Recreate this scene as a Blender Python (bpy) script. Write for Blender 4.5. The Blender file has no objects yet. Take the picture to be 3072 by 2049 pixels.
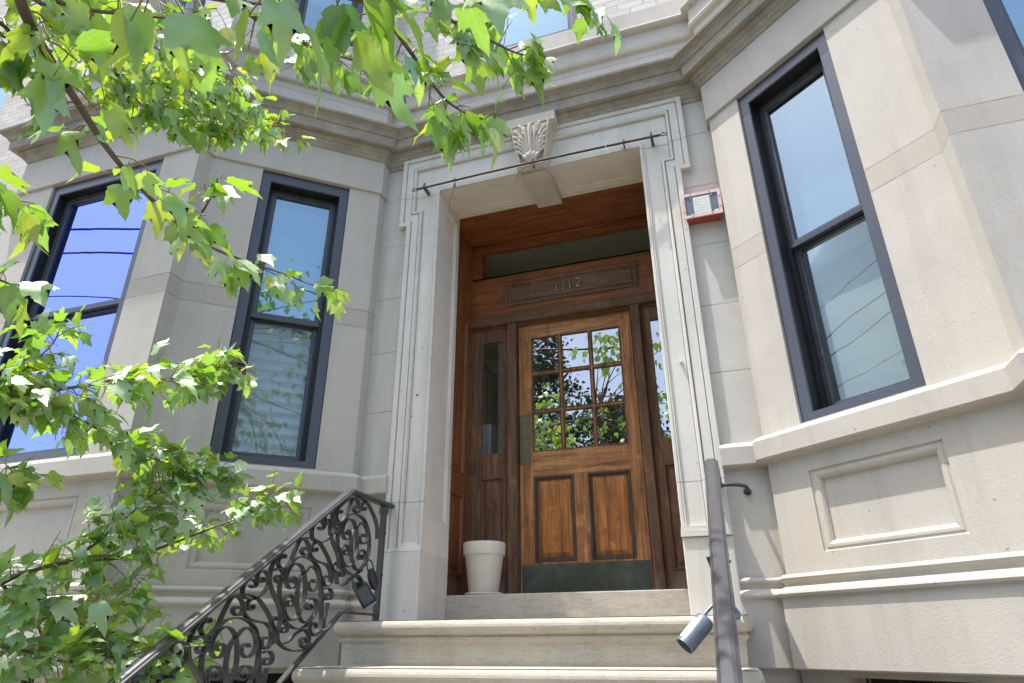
import bpy, bmesh, math, random
from mathutils import Vector, Matrix
R = math.radians
random.seed(7)
scene = bpy.context.scene
COL = scene.collection

# ---------------------------------------------------------------- camera
cam_data = bpy.data.cameras.new('camera')
cam = bpy.data.objects.new('camera', cam_data); COL.objects.link(cam)
cam_data.sensor_width = 36.0
cam_data.lens = 1961.92 / 3072 * 36.0
cam_data.clip_start = 0.05; cam_data.clip_end = 400
rx, uy, fz = Vector((0.94887742, 0.31561181, -0.00456378)), Vector((0.13665659, -0.39773478, 0.90726624)), Vector((-0.28452877, 0.86150811, 0.42053198))
cam.matrix_world = Matrix(((rx.x, uy.x, -fz.x, 1.0508), (rx.y, uy.y, -fz.y, -3.7312), (rx.z, uy.z, -fz.z, -0.2887), (0, 0, 0, 1)))
scene.camera = cam

# ---------------------------------------------------------------- sky, sun, exposure
SUN_EL, SUN_AZ = R(71.5), R(60.0)          # azimuth measured from the street normal towards -x
world = bpy.data.worlds.new('World'); scene.world = world; world.use_nodes = True
wn = world.node_tree.nodes; wl = world.node_tree.links
sky = wn.new('ShaderNodeTexSky'); sky.sky_type = 'NISHITA'; sky.sun_disc = False
sky.sun_elevation = SUN_EL; sky.sun_rotation = R(240); sky.altitude = 20
sky.air_density = 1.0; sky.dust_density = 3.0; sky.ozone_density = 1.0
bg = wn['Background']; bg.inputs['Strength'].default_value = 0.15
wl.new(sky.outputs[0], bg.inputs['Color'])
sd = bpy.data.lights.new('sun', 'SUN'); sd.energy = 2.2; sd.angle = R(0.5); sd.color = (1.0, 0.975, 0.94)
sun = bpy.data.objects.new('sun', sd); COL.objects.link(sun)
sdir = Vector((-math.sin(SUN_AZ) * math.cos(SUN_EL), -math.cos(SUN_AZ) * math.cos(SUN_EL), math.sin(SUN_EL)))
sun.rotation_euler = (-sdir).to_track_quat('-Z', 'Y').to_euler()
sun.location = (-4, -4, 14)
scene.view_settings.view_transform = 'Standard'; scene.view_settings.look = 'None'
scene.view_settings.exposure = 1.55; scene.view_settings.gamma = 1.0
scene.cycles.max_bounces = 8; scene.cycles.diffuse_bounces = 4; scene.cycles.transparent_max_bounces = 12
scene.cycles.caustics_reflective = False; scene.cycles.caustics_refractive = False

GZ = -1.89                                  # pavement level (z = 0 is the door sill)

# ---------------------------------------------------------------- mesh helpers
class MB:
    def __init__(s): s.v = []; s.f = []; s.sm = []
    def add(s, vs, fs, smooth=False):
        o = len(s.v); s.v += [tuple(p) for p in vs]
        for f in fs: s.f.append(tuple(i + o for i in f)); s.sm.append(smooth)
    def quad(s, a, b, c, d): s.add([a, b, c, d], [(0, 1, 2, 3)])
    def box(s, x0, x1, y0, y1, z0, z1, F=None):
        P = [(x0, y0, z0), (x1, y0, z0), (x1, y1, z0), (x0, y1, z0), (x0, y0, z1), (x1, y0, z1), (x1, y1, z1), (x0, y1, z1)]
        if F: P = [F(*p) for p in P]
        s.add(P, [(0, 3, 2, 1), (4, 5, 6, 7), (0, 1, 5, 4), (1, 2, 6, 5), (2, 3, 7, 6), (3, 0, 4, 7)])
    def bbox(s, x0, x1, y0, y1, z0, z1, b, F=None):
        """box whose front face (y0 side) has a chamfered rim"""
        P = [(x0, y0 + b, z0), (x1, y0 + b, z0), (x1, y0 + b, z1), (x0, y0 + b, z1),
             (x0 + b, y0, z0 + b), (x1 - b, y0, z0 + b), (x1 - b, y0, z1 - b), (x0 + b, y0, z1 - b),
             (x0, y1, z0), (x1, y1, z0), (x1, y1, z1), (x0, y1, z1)]
        if F: P = [F(*p) for p in P]
        s.add(P, [(4, 5, 6, 7), (0, 1, 5, 4), (1, 2, 6, 5), (2, 3, 7, 6), (3, 0, 4, 7), (0, 8, 9, 1), (1, 9, 10, 2), (2, 10, 11, 3), (3, 11, 8, 0), (8, 11, 10, 9)])
    def loops(s, L, closed_u=False, cap=False, smooth=False):
        n = len(L[0]); vs = [p for l in L for p in l]; fs = []
        for i in range(len(L) - 1):
            for j in range(n if closed_u else n - 1):
                k = (j + 1) % n
                fs.append((i * n + j, i * n + k, (i + 1) * n + k, (i + 1) * n + j))
        s.add(vs, fs, smooth)
        if cap:
            s.add(L[0], [tuple(range(n))][::1]); s.add(L[-1], [tuple(range(n))])
    def tube(s, pts, r, n=8, cap=True, smooth=True):
        pts = [Vector(p) for p in pts]; L = []
        up = Vector((0.13, 0.21, 0.97))
        for i, p in enumerate(pts):
            t = (pts[min(i + 1, len(pts) - 1)] - pts[max(i - 1, 0)]).normalized()
            a = t.cross(up)
            if a.length < 0.05: a = t.cross(Vector((1, 0, 0)))
            a.normalize(); b = t.cross(a)
            rr = r[i] if isinstance(r, (list, tuple)) else r
            L.append([p + (a * math.cos(6.28318 * k / n) + b * math.sin(6.28318 * k / n)) * rr for k in range(n)])
        s.loops(L, True, cap, smooth)
    def lathe(s, prof, c, n=40, smooth=True):
        L = [[(c[0] + r * math.cos(6.283185 * k / n), c[1] + r * math.sin(6.283185 * k / n), c[2] + z) for k in range(n)] for r, z in prof]
        s.loops(L, True, False, smooth)
    def face(s, F, x0, x1, z0, z1, holes=(), depth=0.0, y=0.0):
        """flat face in frame F(x, y, z) with rectangular holes whose reveals go 'depth' inwards"""
        xs = sorted({x0, x1, *[h[0] for h in holes], *[h[1] for h in holes]}); zs = sorted({z0, z1, *[h[2] for h in holes], *[h[3] for h in holes]})
        for i in range(len(xs) - 1):
            for j in range(len(zs) - 1):
                a, b, c, d = xs[i], xs[i + 1], zs[j], zs[j + 1]
                if any(h[0] <= a and b <= h[1] and h[2] <= c and d <= h[3] for h in holes): continue
                s.quad(F(a, y, c), F(b, y, c), F(b, y, d), F(a, y, d))
        for h in holes:
            dd = h[4] if len(h) > 4 else depth
            if dd:
                a, b, c, d = h[:4]
                for p, q in (((a, c), (a, d)), ((b, d), (b, c)), ((a, d), (b, d)), ((b, c), (a, c))):
                    s.quad(F(p[0], y, p[1]), F(q[0], y, q[1]), F(q[0], y + dd, q[1]), F(p[0], y + dd, p[1]))
    def panel(s, F, x0, x1, z0, z1, prof, y=0.0):
        """concentric moulded panel: prof = [(inset, y), ...], the last ring is filled"""
        L = []
        for i, d in prof:
            L.append([F(x0 + i, y + d, z0 + i), F(x1 - i, y + d, z0 + i), F(x1 - i, y + d, z1 - i), F(x0 + i, y + d, z1 - i)])
        s.loops(L, True); s.add(L[-1], [(0, 1, 2, 3)])
    def build(s, name, mat, parent=None, label=None, kind=None, weld=True):
        me = bpy.data.meshes.new(name)
        off = Vector((0, 0, 0))
        p = parent
        while p is not None: off += p.location; p = p.parent
        me.from_pydata([(a - off.x, b - off.y, c - off.z) for a, b, c in s.v], [], s.f)
        me.polygons.foreach_set('use_smooth', s.sm)
        if weld:
            bm = bmesh.new(); bm.from_mesh(me)
            bmesh.ops.remove_doubles(bm, verts=bm.verts, dist=0.0002)
            bmesh.ops.recalc_face_normals(bm, faces=bm.faces)
            bm.to_mesh(me); bm.free()
        uvl = me.uv_layers.new(name='UVMap'); me.update()
        for pl in me.polygons:
            n = pl.normal
            if abs(n.z) > 0.75: tu, tv = Vector((1, 0, 0)), Vector((0, 1, 0))
            else:
                tu = Vector((-n.y, n.x, 0)).normalized()
                if abs(tu.x) > abs(tu.y):
                    if tu.x < 0: tu = -tu
                elif tu.y < 0: tu = -tu
                tv = Vector((0, 0, 1))
            for li in pl.loop_indices:
                co = me.vertices[me.loops[li].vertex_index].co
                uvl.data[li].uv = (co.dot(tu), co.dot(tv))
        me.materials.append(mat)
        o = bpy.data.objects.new(name, me); COL.objects.link(o)
        if parent: o.parent = parent
        if label: o['label'] = label
        if kind: o['kind'] = kind
        return o

def thing(name, label, cat, loc=(0, 0, 0), group=None):
    o = bpy.data.objects.new(name, None); COL.objects.link(o); o.location = loc; o.empty_display_size = 0.2
    o['label'] = label; o['category'] = cat
    if group: o['group'] = group
    return o
def tag(o, label, cat, group=None):
    o['label'] = label; o['category'] = cat
    if group: o['group'] = group
    return o
def copy_tree(o, parent=None):
    c = o.copy(); COL.objects.link(c)
    if parent: c.parent = parent
    for ch in list(o.children): copy_tree(ch, c)
    return c
def W3(x, y, z): return (x, y, z)
def spline(pts, sub=5):
    P = [Vector(p) for p in pts]; out = []
    for i in range(len(P) - 1):
        a, b, c, d = P[max(i - 1, 0)], P[i], P[i + 1], P[min(i + 2, len(P) - 1)]
        for k in range(sub):
            t = k / sub
            out.append(0.5 * ((2 * b) + (c - a) * t + (2 * a - 5 * b + 4 * c - d) * t * t + (3 * b - a - 3 * c + d) * t ** 3))
    out.append(P[-1]); return out

# ---------------------------------------------------------------- materials
class NT:
    def __init__(s, name):
        s.m = bpy.data.materials.new(name); s.m.use_nodes = True
        s.t = s.m.node_tree; s.n = s.t.nodes; s.b = s.n['Principled BSDF']; s.out = s.n['Material Output']
        s.tc = s.n.new('ShaderNodeTexCoord'); s.geo = s.n.new('ShaderNodeNewGeometry')
    def link(s, a, b): s.t.links.new(a, b)
    def val(s, inp, v):
        if hasattr(v, 'is_linked') or isinstance(v, bpy.types.NodeSocket): s.link(v, inp)
        else: inp.default_value = v
    def map(s, vec, scale): 
        n = s.n.new('ShaderNodeMapping'); s.link(vec, n.inputs[0]); n.inputs['Scale'].default_value = scale; return n.outputs[0]
    def noise(s, vec, scale, detail=4, rough=0.55, dist=0.0):
        n = s.n.new('ShaderNodeTexNoise'); s.link(vec, n.inputs['Vector'])
        n.inputs['Scale'].default_value = scale; n.inputs['Detail'].default_value = detail; n.inputs['Roughness'].default_value = rough; n.inputs['Distortion'].default_value = dist
        return n.outputs['Fac']
    def ramp(s, fac, stops):
        n = s.n.new('ShaderNodeValToRGB'); s.link(fac, n.inputs[0]); e = n.color_ramp.elements
        while len(e) < len(stops): e.new(0.5)
        for el, (p, c) in zip(e, stops): el.position = p; el.color = (*c, 1) if len(c) == 3 else c
        return n.outputs[0]
    def rng(s, fac, a, b, c=0.0, d=1.0):
        n = s.n.new('ShaderNodeMapRange'); s.link(fac, n.inputs[0])
        for i, v in zip((1, 2, 3, 4), (a, b, c, d)): n.inputs[i].default_value = v
        return n.outputs[0]
    def math(s, op, a, b=0.0, c=0.0):
        n = s.n.new('ShaderNodeMath'); n.operation = op
        s.val(n.inputs[0], a); s.val(n.inputs[1], b); s.val(n.inputs[2], c); return n.outputs[0]
    def mix(s, fac, a, b, mode='MIX'):
        n = s.n.new('ShaderNodeMix'); n.data_type = 'RGBA'; n.blend_type = mode
        s.val(n.inputs[0], fac)
        s.val(n.inputs[6], a if not isinstance(a, tuple) else (*a, 1)); s.val(n.inputs[7], b if not isinstance(b, tuple) else (*b, 1))
        return n.outputs[2]
    def bump(s, h, strength=0.3, dist=0.01, prev=None):
        n = s.n.new('ShaderNodeBump'); s.link(h, n.inputs['Height']); n.inputs['Strength'].default_value = strength; n.inputs['Distance'].default_value = dist
        if prev is not None: s.link(prev, n.inputs['Normal'])
        return n.outputs[0]
    def sep(s, vec):
        n = s.n.new('ShaderNodeSeparateXYZ'); s.link(vec, n.inputs[0]); return n.outputs
    def fin(s, color=None, rough=0.8, normal=None, **kw):
        if color is not None: s.val(s.b.inputs['Base Color'], color if not isinstance(color, tuple) else (*color, 1))
        s.val(s.b.inputs['Roughness'], rough)
        if normal is not None: s.link(normal, s.b.inputs['Normal'])
        for k, v in kw.items(): s.b.inputs[k].default_value = v
        return s.m

def stone(name, base, joints=(), band=None, dirt=0.0, crust=False, grain=1.0, warm=0.5, vjoint=None):
    t = NT(name); P = t.geo.outputs['Position']
    n1 = t.noise(P, 1.1, 5, 0.6); n2 = t.noise(P, 7.0, 5, 0.6, 0.4); n3 = t.noise(P, 120, 3, 0.7); n4 = t.noise(t.map(P, (1, 1, 0.18)), 9, 4, 0.6)
    b = Vector(base)
    c = t.ramp(n1, [(0.28, b * 0.84), (0.50, b), (0.72, Vector((b.x * 1.06, b.y * 1.02, b.z * 0.95)))])
    ns = t.noise(t.map(P, (2.2, 2.2, 0.22)), 3.0, 6, 0.65)
    c = t.mix(t.rng(ns, 0.50, 0.72, 0, 0.42), c, (b.x * 0.62, b.y * 0.60, b.z * 0.57))
    c = t.mix(t.rng(n2, 0.45, 0.80, 0, 0.24), c, (b.x * 0.78, b.y * 0.74, b.z * 0.66))
    c = t.mix(t.rng(n4, 0.58, 0.85, 0, 0.22), c, (b.x * 0.66, b.y * 0.62, b.z * 0.56))
    c = t.mix(0.16 * grain, c, t.ramp(n3, [(0.25, (0.25, 0.24, 0.22)), (0.5, b), (0.8, (0.8, 0.78, 0.73))]))
    spots = t.noise(P, 24, 2, 0.5)
    c = t.mix(t.rng(spots, 0.735, 0.76, 0, 0.45), c, (0.10, 0.09, 0.08))
    if dirt:
        nd = t.noise(t.map(P, (1, 1, 1.0)), 4.5, 7, 0.72)
        c = t.mix(t.rng(nd, 0.35, 0.62, 0, dirt), c, (0.17, 0.155, 0.13))
    if crust:
        nc = t.noise(t.map(P, (1.2, 1.2, 9)), 5, 8, 0.7, 1.5)
        c = t.mix(t.rng(nc, 0.52, 0.70, 0, 0.30), c, (0.30, 0.23, 0.15))
        nk = t.noise(t.map(P, (3, 3, 14)), 8, 6, 0.7, 2.0)
        k = t.math('ABSOLUTE', t.math('SUBTRACT', nk, 0.5))
        c = t.mix(t.math('MULTIPLY', t.math('LESS_THAN', k, 0.012), t.rng(nc, 0.45, 0.6, 0, 0.8)), c, (0.09, 0.07, 0.05))
    z = t.sep(P)[2]
    if band:
        inb = t.math('MULTIPLY', t.math('GREATER_THAN', z, band[0]), t.math('LESS_THAN', z, band[1]))
        c = t.mix(t.math('MULTIPLY', inb, 0.35), c, (b.x * 0.72, b.y * 0.67, b.z * 0.60))
    h = t.math('ADD', t.math('MULTIPLY', n3, 0.5), t.math('MULTIPLY', t.noise(t.map(P, (1, 1, 3)), 70, 3, 0.6), 0.5))
    j = None
    wob = t.math('MULTIPLY', t.math('SUBTRACT', n2, 0.5), 0.006)
    for jz in joints:
        k = t.math('LESS_THAN', t.math('ABSOLUTE', t.math('SUBTRACT', t.math('ADD', z, wob), jz)), 0.0036)
        j = k if j is None else t.math('MAXIMUM', j, k)
    if vjoint:
        for jx in vjoint:
            k = t.math('LESS_THAN', t.math('ABSOLUTE', t.math('SUBTRACT', t.sep(P)[0], jx)), 0.0022)
            j = k if j is None else t.math('MAXIMUM', j, k)
    if j is not None:
        c = t.mix(t.math('MULTIPLY', j, 0.75), c, t.ramp(n2, [(0.38, (0.19, 0.175, 0.15)), (0.68, (0.36, 0.33, 0.29))]))
        h = t.math('SUBTRACT', h, t.math('MULTIPLY', j, 0.5))
    nb = t.bump(h, 0.32 * grain, 0.004)
    return t.fin(c, 0.88, nb)

def wood(name, c0, c1, c2, axis='v', weather=0.3, rough=0.5, dark=(0.045, 0.03, 0.02), gray=(0.16, 0.12, 0.085)):
    t = NT(name); U = t.tc.outputs['UV']; P = t.geo.outputs['Position']
    sc = (26, 1.6, 1) if axis == 'v' else (1.6, 26, 1)
    g = t.noise(t.map(U, sc), 1.0, 6, 0.65, 1.1)
    sc2 = (90, 3, 1) if axis == 'v' else (3, 90, 1)
    f = t.noise(t.map(U, sc2), 1.0, 3, 0.6)
    c = t.ramp(g, [(0.28, c0), (0.5, c1), (0.72, c2)])
    c = t.mix(t.rng(f, 0.42, 0.7, 0, 0.5), c, dark)
    wn_ = t.noise(t.map(U, (7, 1.8, 1) if axis == 'v' else (1.8, 7, 1)), 1.0, 6, 0.7, 0.8)
    c = t.mix(t.rng(wn_, 0.62 - weather * 0.25, 0.85 - weather * 0.25, 0, 0.85), c, t.ramp(f, [(0.3, dark), (0.7, gray)]))
    bl = t.noise(t.map(P, (1, 1, 0.45)), 9.0, 7, 0.72, 0.8)
    c = t.mix(t.rng(bl, 0.53, 0.68, 0, 0.62), c, tuple(v * 0.30 for v in c1))
    c = t.mix(t.rng(bl, 0.44, 0.28, 0, 0.55), c, tuple(min(1, v * 1.25) for v in c2))
    z = t.sep(P)[2]
    low = t.math('MULTIPLY', t.rng(z, 0.16, 0.0, 0, 1), t.rng(wn_, 0.40, 0.55, 0, 0.8))
    c = t.mix(low, c, (0.30, 0.26, 0.21))
    h = t.math('ADD', g, t.math('MULTIPLY', f, 0.8))
    return t.fin(c, t.rng(wn_, 0.3, 0.7, rough, 0.85), t.bump(h, 0.5, 0.004))

def plain(name, col, rough=0.5, metallic=0.0, var=0.12, scale=14, bump=0.0, **kw):
    t = NT(name); P = t.tc.outputs['Object']; n = t.noise(P, scale, 5, 0.65)
    v = Vector(col); c = t.ramp(n, [(0.3, v * (1 - var)), (0.7, v * (1 + var))])
    nb = t.bump(t.noise(P, scale * 6, 3), bump, 0.004) if bump else None
    return t.fin(c, t.rng(n, 0.3, 0.7, max(0.02, rough - 0.08), min(1, rough + 0.08)), nb, Metallic=metallic, **kw)

LIME = (0.485, 0.452, 0.400)
M_bay = stone('limestone_bay', LIME, joints=(1.913, 1.777), band=(1.777, 1.913))
M_wall = stone('limestone_strip', (0.55, 0.525, 0.47), joints=(2.945, 2.505, 2.042, 1.605, 1.159), dirt=0.12)  # base raised to lift the shade on the strips
M_lime = stone('limestone', LIME)
M_surr = stone('limestone_surround', (0.65, 0.625, 0.565), joints=(2.905, 0.53), dirt=0.10, warm=0.3)  # base raised to make up for weak light on the surround
M_rev = stone('limestone_reveal', (0.74, 0.69, 0.605), dirt=0.06)  # fresher sheltered stone, paled further to lift the shade in the reveal
M_corn = stone('limestone_cornice', (0.40, 0.36, 0.295), dirt=0.62)
M_frieze = stone('limestone_frieze', LIME, joints=(3.79,))
M_step = stone('limestone_step', (0.45, 0.41, 0.345), crust=True, grain=1.2)
M_key = stone('limestone_keystone', (0.60, 0.55, 0.46), dirt=0.25)
M_base = stone('limestone_base', LIME, joints=(0.02,))

def brick_mat(name, base, mortar, dirtc):
    t = NT(name); U = t.tc.outputs['UV']; P = t.geo.outputs['Position']
    br = t.n.new('ShaderNodeTexBrick'); t.link(U, br.inputs['Vector'])
    for k, v in (('Scale', 1.0), ('Mortar Size', 0.0045), ('Mortar Smooth', 0.2), ('Bias', 0.0), ('Brick Width', 0.205), ('Row Height', 0.068)): br.inputs[k].default_value = v
    b = Vector(base)
    br.inputs['Color1'].default_value = (*(b * 1.05), 1); br.inputs['Color2'].default_value = (*(b * 0.82), 1); br.inputs['Mortar'].default_value = (*mortar, 1)
    n = t.noise(P, 3.5, 5, 0.6); n2 = t.noise(P, 40, 3, 0.6); n5 = t.noise(t.map(U, (5, 15, 1)), 1.0, 1, 0.5)
    c = t.mix(t.rng(n, 0.45, 0.75, 0, 0.5), t.mix(t.rng(n5, 0.5, 0.72, 0, 0.5), br.outputs['Color'], tuple(b * 0.74)), dirtc)
    c = t.mix(t.rng(n2, 0.55, 0.75, 0, 0.25), c, (0.3, 0.27, 0.22))
    h = t.math('SUBTRACT', t.math('MULTIPLY', n2, 0.4), br.outputs['Fac'])
    return t.fin(c, 0.85, t.bump(h, 0.6, 0.006))
M_brick = brick_mat('painted_white_brick', (0.66, 0.62, 0.56), (0.40, 0.365, 0.32), (0.50, 0.45, 0.38))
M_brick2 = brick_mat('pale_buff_brick', (0.56, 0.51, 0.45), (0.36, 0.33, 0.29), (0.44, 0.37, 0.30))

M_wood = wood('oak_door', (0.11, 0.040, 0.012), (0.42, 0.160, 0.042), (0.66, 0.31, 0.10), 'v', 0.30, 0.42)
M_panel = wood('oak_door_panel', (0.10, 0.034, 0.008), (0.48, 0.165, 0.030), (0.76, 0.32, 0.075), 'v', 0.30, 0.40)
M_woodh = wood('oak_door_rail', (0.17, 0.065, 0.02), (0.46, 0.19, 0.058), (0.66, 0.34, 0.13), 'h', 0.2, 0.45)
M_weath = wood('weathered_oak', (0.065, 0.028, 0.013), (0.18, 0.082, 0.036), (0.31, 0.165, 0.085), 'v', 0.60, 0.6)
M_mould = wood('dark_worn_moulding', (0.035, 0.020, 0.012), (0.085, 0.050, 0.030), (0.16, 0.10, 0.06), 'v', 0.8, 0.65)
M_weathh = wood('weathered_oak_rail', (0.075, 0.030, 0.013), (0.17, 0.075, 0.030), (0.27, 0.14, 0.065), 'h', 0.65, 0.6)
M_ceil = wood('stained_oak_lining', (0.12, 0.036, 0.009), (0.27, 0.082, 0.019), (0.38, 0.135, 0.032), 'h', 0.12, 0.4)
M_linv = wood('stained_oak_side', (0.11, 0.036, 0.009), (0.26, 0.085, 0.021), (0.38, 0.14, 0.036), 'v', 0.42, 0.42)
M_numb = wood('weathered_number_board', (0.10, 0.050, 0.026), (0.19, 0.105, 0.058), (0.27, 0.16, 0.095), 'h', 0.55, 0.6)

M_frame = plain('bronze_window_frame', (0.058, 0.063, 0.078), 0.28, 0.0, 0.03, 3)
M_black = plain('plain_black', (0.012, 0.012, 0.014), 0.5)  # also painted in for shadow in the window liners and anchor hole
M_iron = plain('painted_iron', (0.050, 0.049, 0.051), 0.36, 0.0, 0.2, 30, 0.12)
M_rail = plain('worn_grey_handrail', (0.060, 0.059, 0.062), 0.36, 0.0, 0.05, 18)
M_rust = plain('rusty_rod', (0.085, 0.045, 0.030), 0.65, 0.2, 0.4, 40, 0.3)
M_dark = plain('dark_interior', (0.02, 0.018, 0.016), 0.9)
M_brass = plain('aged_brass', (0.36, 0.29, 0.17), 0.38, 0.9, 0.2, 30)
M_digit = plain('dull_brass_digit', (0.42, 0.36, 0.24), 0.42, 0.6, 0.15, 60)
M_pot = plain('cream_glazed_pot', (0.66, 0.61, 0.54), 0.45, 0.0, 0.04, 6)
M_pink = plain('faded_red_frame', (0.66, 0.46, 0.43), 0.5, 0.0, 0.10, 30)
M_red = plain('red_box_paint', (0.34, 0.055, 0.05), 0.55, 0.0, 0.35, 25)
M_grey = plain('grey_lens_back', (0.10, 0.12, 0.15), 0.4)
M_lensw = plain('milky_lens', (0.62, 0.64, 0.58), 0.3, 0.0, 0.06, 20)
M_lock = plain('black_plastic', (0.016, 0.017, 0.020), 0.35)
M_lockg = plain('dark_steel', (0.07, 0.075, 0.085), 0.3, 0.7)
M_blue = plain('blue_grey_metal', (0.17, 0.21, 0.25), 0.34, 0.3, 0.15, 30)
M_label = plain('white_label', (0.75, 0.75, 0.73), 0.5)
M_white = plain('white_metal', (0.70, 0.70, 0.69), 0.45)
M_plaster = plain('hall_plaster', (0.66, 0.64, 0.52), 0.9)
M_walk = stone('concrete_pavement', (0.26, 0.235, 0.20), grain=0.8)
M_road = plain('asphalt', (0.05, 0.05, 0.052), 0.9, 0, 0.2, 8, 0.3)

def kick_mat():
    t = NT('verdigris_kick_plate'); P = t.tc.outputs['Object']
    n = t.noise(P, 5, 6, 0.7, 0.5); n2 = t.noise(P, 60, 3, 0.7)
    c = t.ramp(n, [(0.3, (0.045, 0.042, 0.026)), (0.52, (0.075, 0.080, 0.062)), (0.75, (0.125, 0.138, 0.125))])
    c = t.mix(t.rng(n2, 0.66, 0.74, 0, 0.6), c, (0.24, 0.32, 0.29))
    return t.fin(c, t.rng(n, 0.3, 0.7, 0.35, 0.6), None, Metallic=0.5)
M_kick = kick_mat()

def blind_mat(name, col, pitch, amp):
    t = NT(name); z = t.sep(t.geo.outputs['Position'])[2]
    w = t.math('SINE', t.math('MULTIPLY', z, 6.28318 / pitch))
    n = t.noise(t.map(t.geo.outputs['Position'], (1, 1, 3)), 3, 3, 0.5)
    v = Vector(col)
    c = t.mix(t.math('MULTIPLY', t.math('GREATER_THAN', w, 0.93), amp), t.ramp(n, [(0.3, v * 0.9), (0.7, v * 1.08)]), tuple(v * 0.6))
    return t.fin(c, 0.85, t.bump(w, 0.3, 0.01))
M_blind = blind_mat('pale_pleated_blind', (0.62, 0.64, 0.65), 0.075, 0.6)
M_curt = blind_mat('pale_roller_blind', (0.42, 0.44, 0.43), 0.9, 0.0)

def glass(name, refl, tint=(1, 1, 1), trans=(0.75, 0.8, 0.8), wav=0.0, fres=0.45):
    t = NT(name); t.n.remove(t.b)
    g = t.n.new('ShaderNodeBsdfGlossy'); g.inputs['Roughness'].default_value = 0.0; g.inputs['Color'].default_value = (*tint, 1)
    if wav:
        nb = t.bump(t.noise(t.geo.outputs['Position'], 2.3, 2, 0.5), wav, 0.02); t.link(nb, g.inputs['Normal'])
    tr = t.n.new('ShaderNodeBsdfTransparent'); tr.inputs['Color'].default_value = (*trans, 1)
    fr = t.n.new('ShaderNodeLayerWeight'); fr.inputs['Blend'].default_value = 0.35
    f = t.math('ADD', refl, t.math('MULTIPLY', fr.outputs['Fresnel'], fres))
    mx = t.n.new('ShaderNodeMixShader'); t.link(t.math('MINIMUM', f, 0.95), mx.inputs[0]); t.link(tr.outputs[0], mx.inputs[1]); t.link(g.outputs[0], mx.inputs[2])
    t.link(mx.outputs[0], t.out.inputs['Surface'])
    return t.m
M_glass = glass('window_glass', 0.24, (0.78, 0.95, 1.0), (0.55, 0.62, 0.62), wav=0.05)
M_glassb = glass('coated_window_glass', 0.30, (0.66, 0.90, 1.0), (0.55, 0.68, 0.74), wav=0.05)
M_glassv = glass('violet_coated_glass', 0.40, (0.25, 0.31, 0.76), (0.4, 0.4, 0.5), wav=0.012)
M_glassl = glass('screened_lower_glass', 0.08, (0.8, 0.95, 0.95), (0.68, 0.74, 0.72), wav=0.05, fres=0.22)
M_glassd = glass('door_glass', 0.42, (1.0, 0.95, 0.90), (0.75, 0.75, 0.72), wav=0.06)
M_glasss = glass('sidelight_glass', 0.10, (1.0, 0.95, 0.90), (0.85, 0.85, 0.82), wav=0.06)
M_glasst = glass('transom_glass', 0.05, (0.8, 0.85, 0.85), (0.88, 0.9, 0.84))
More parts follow.
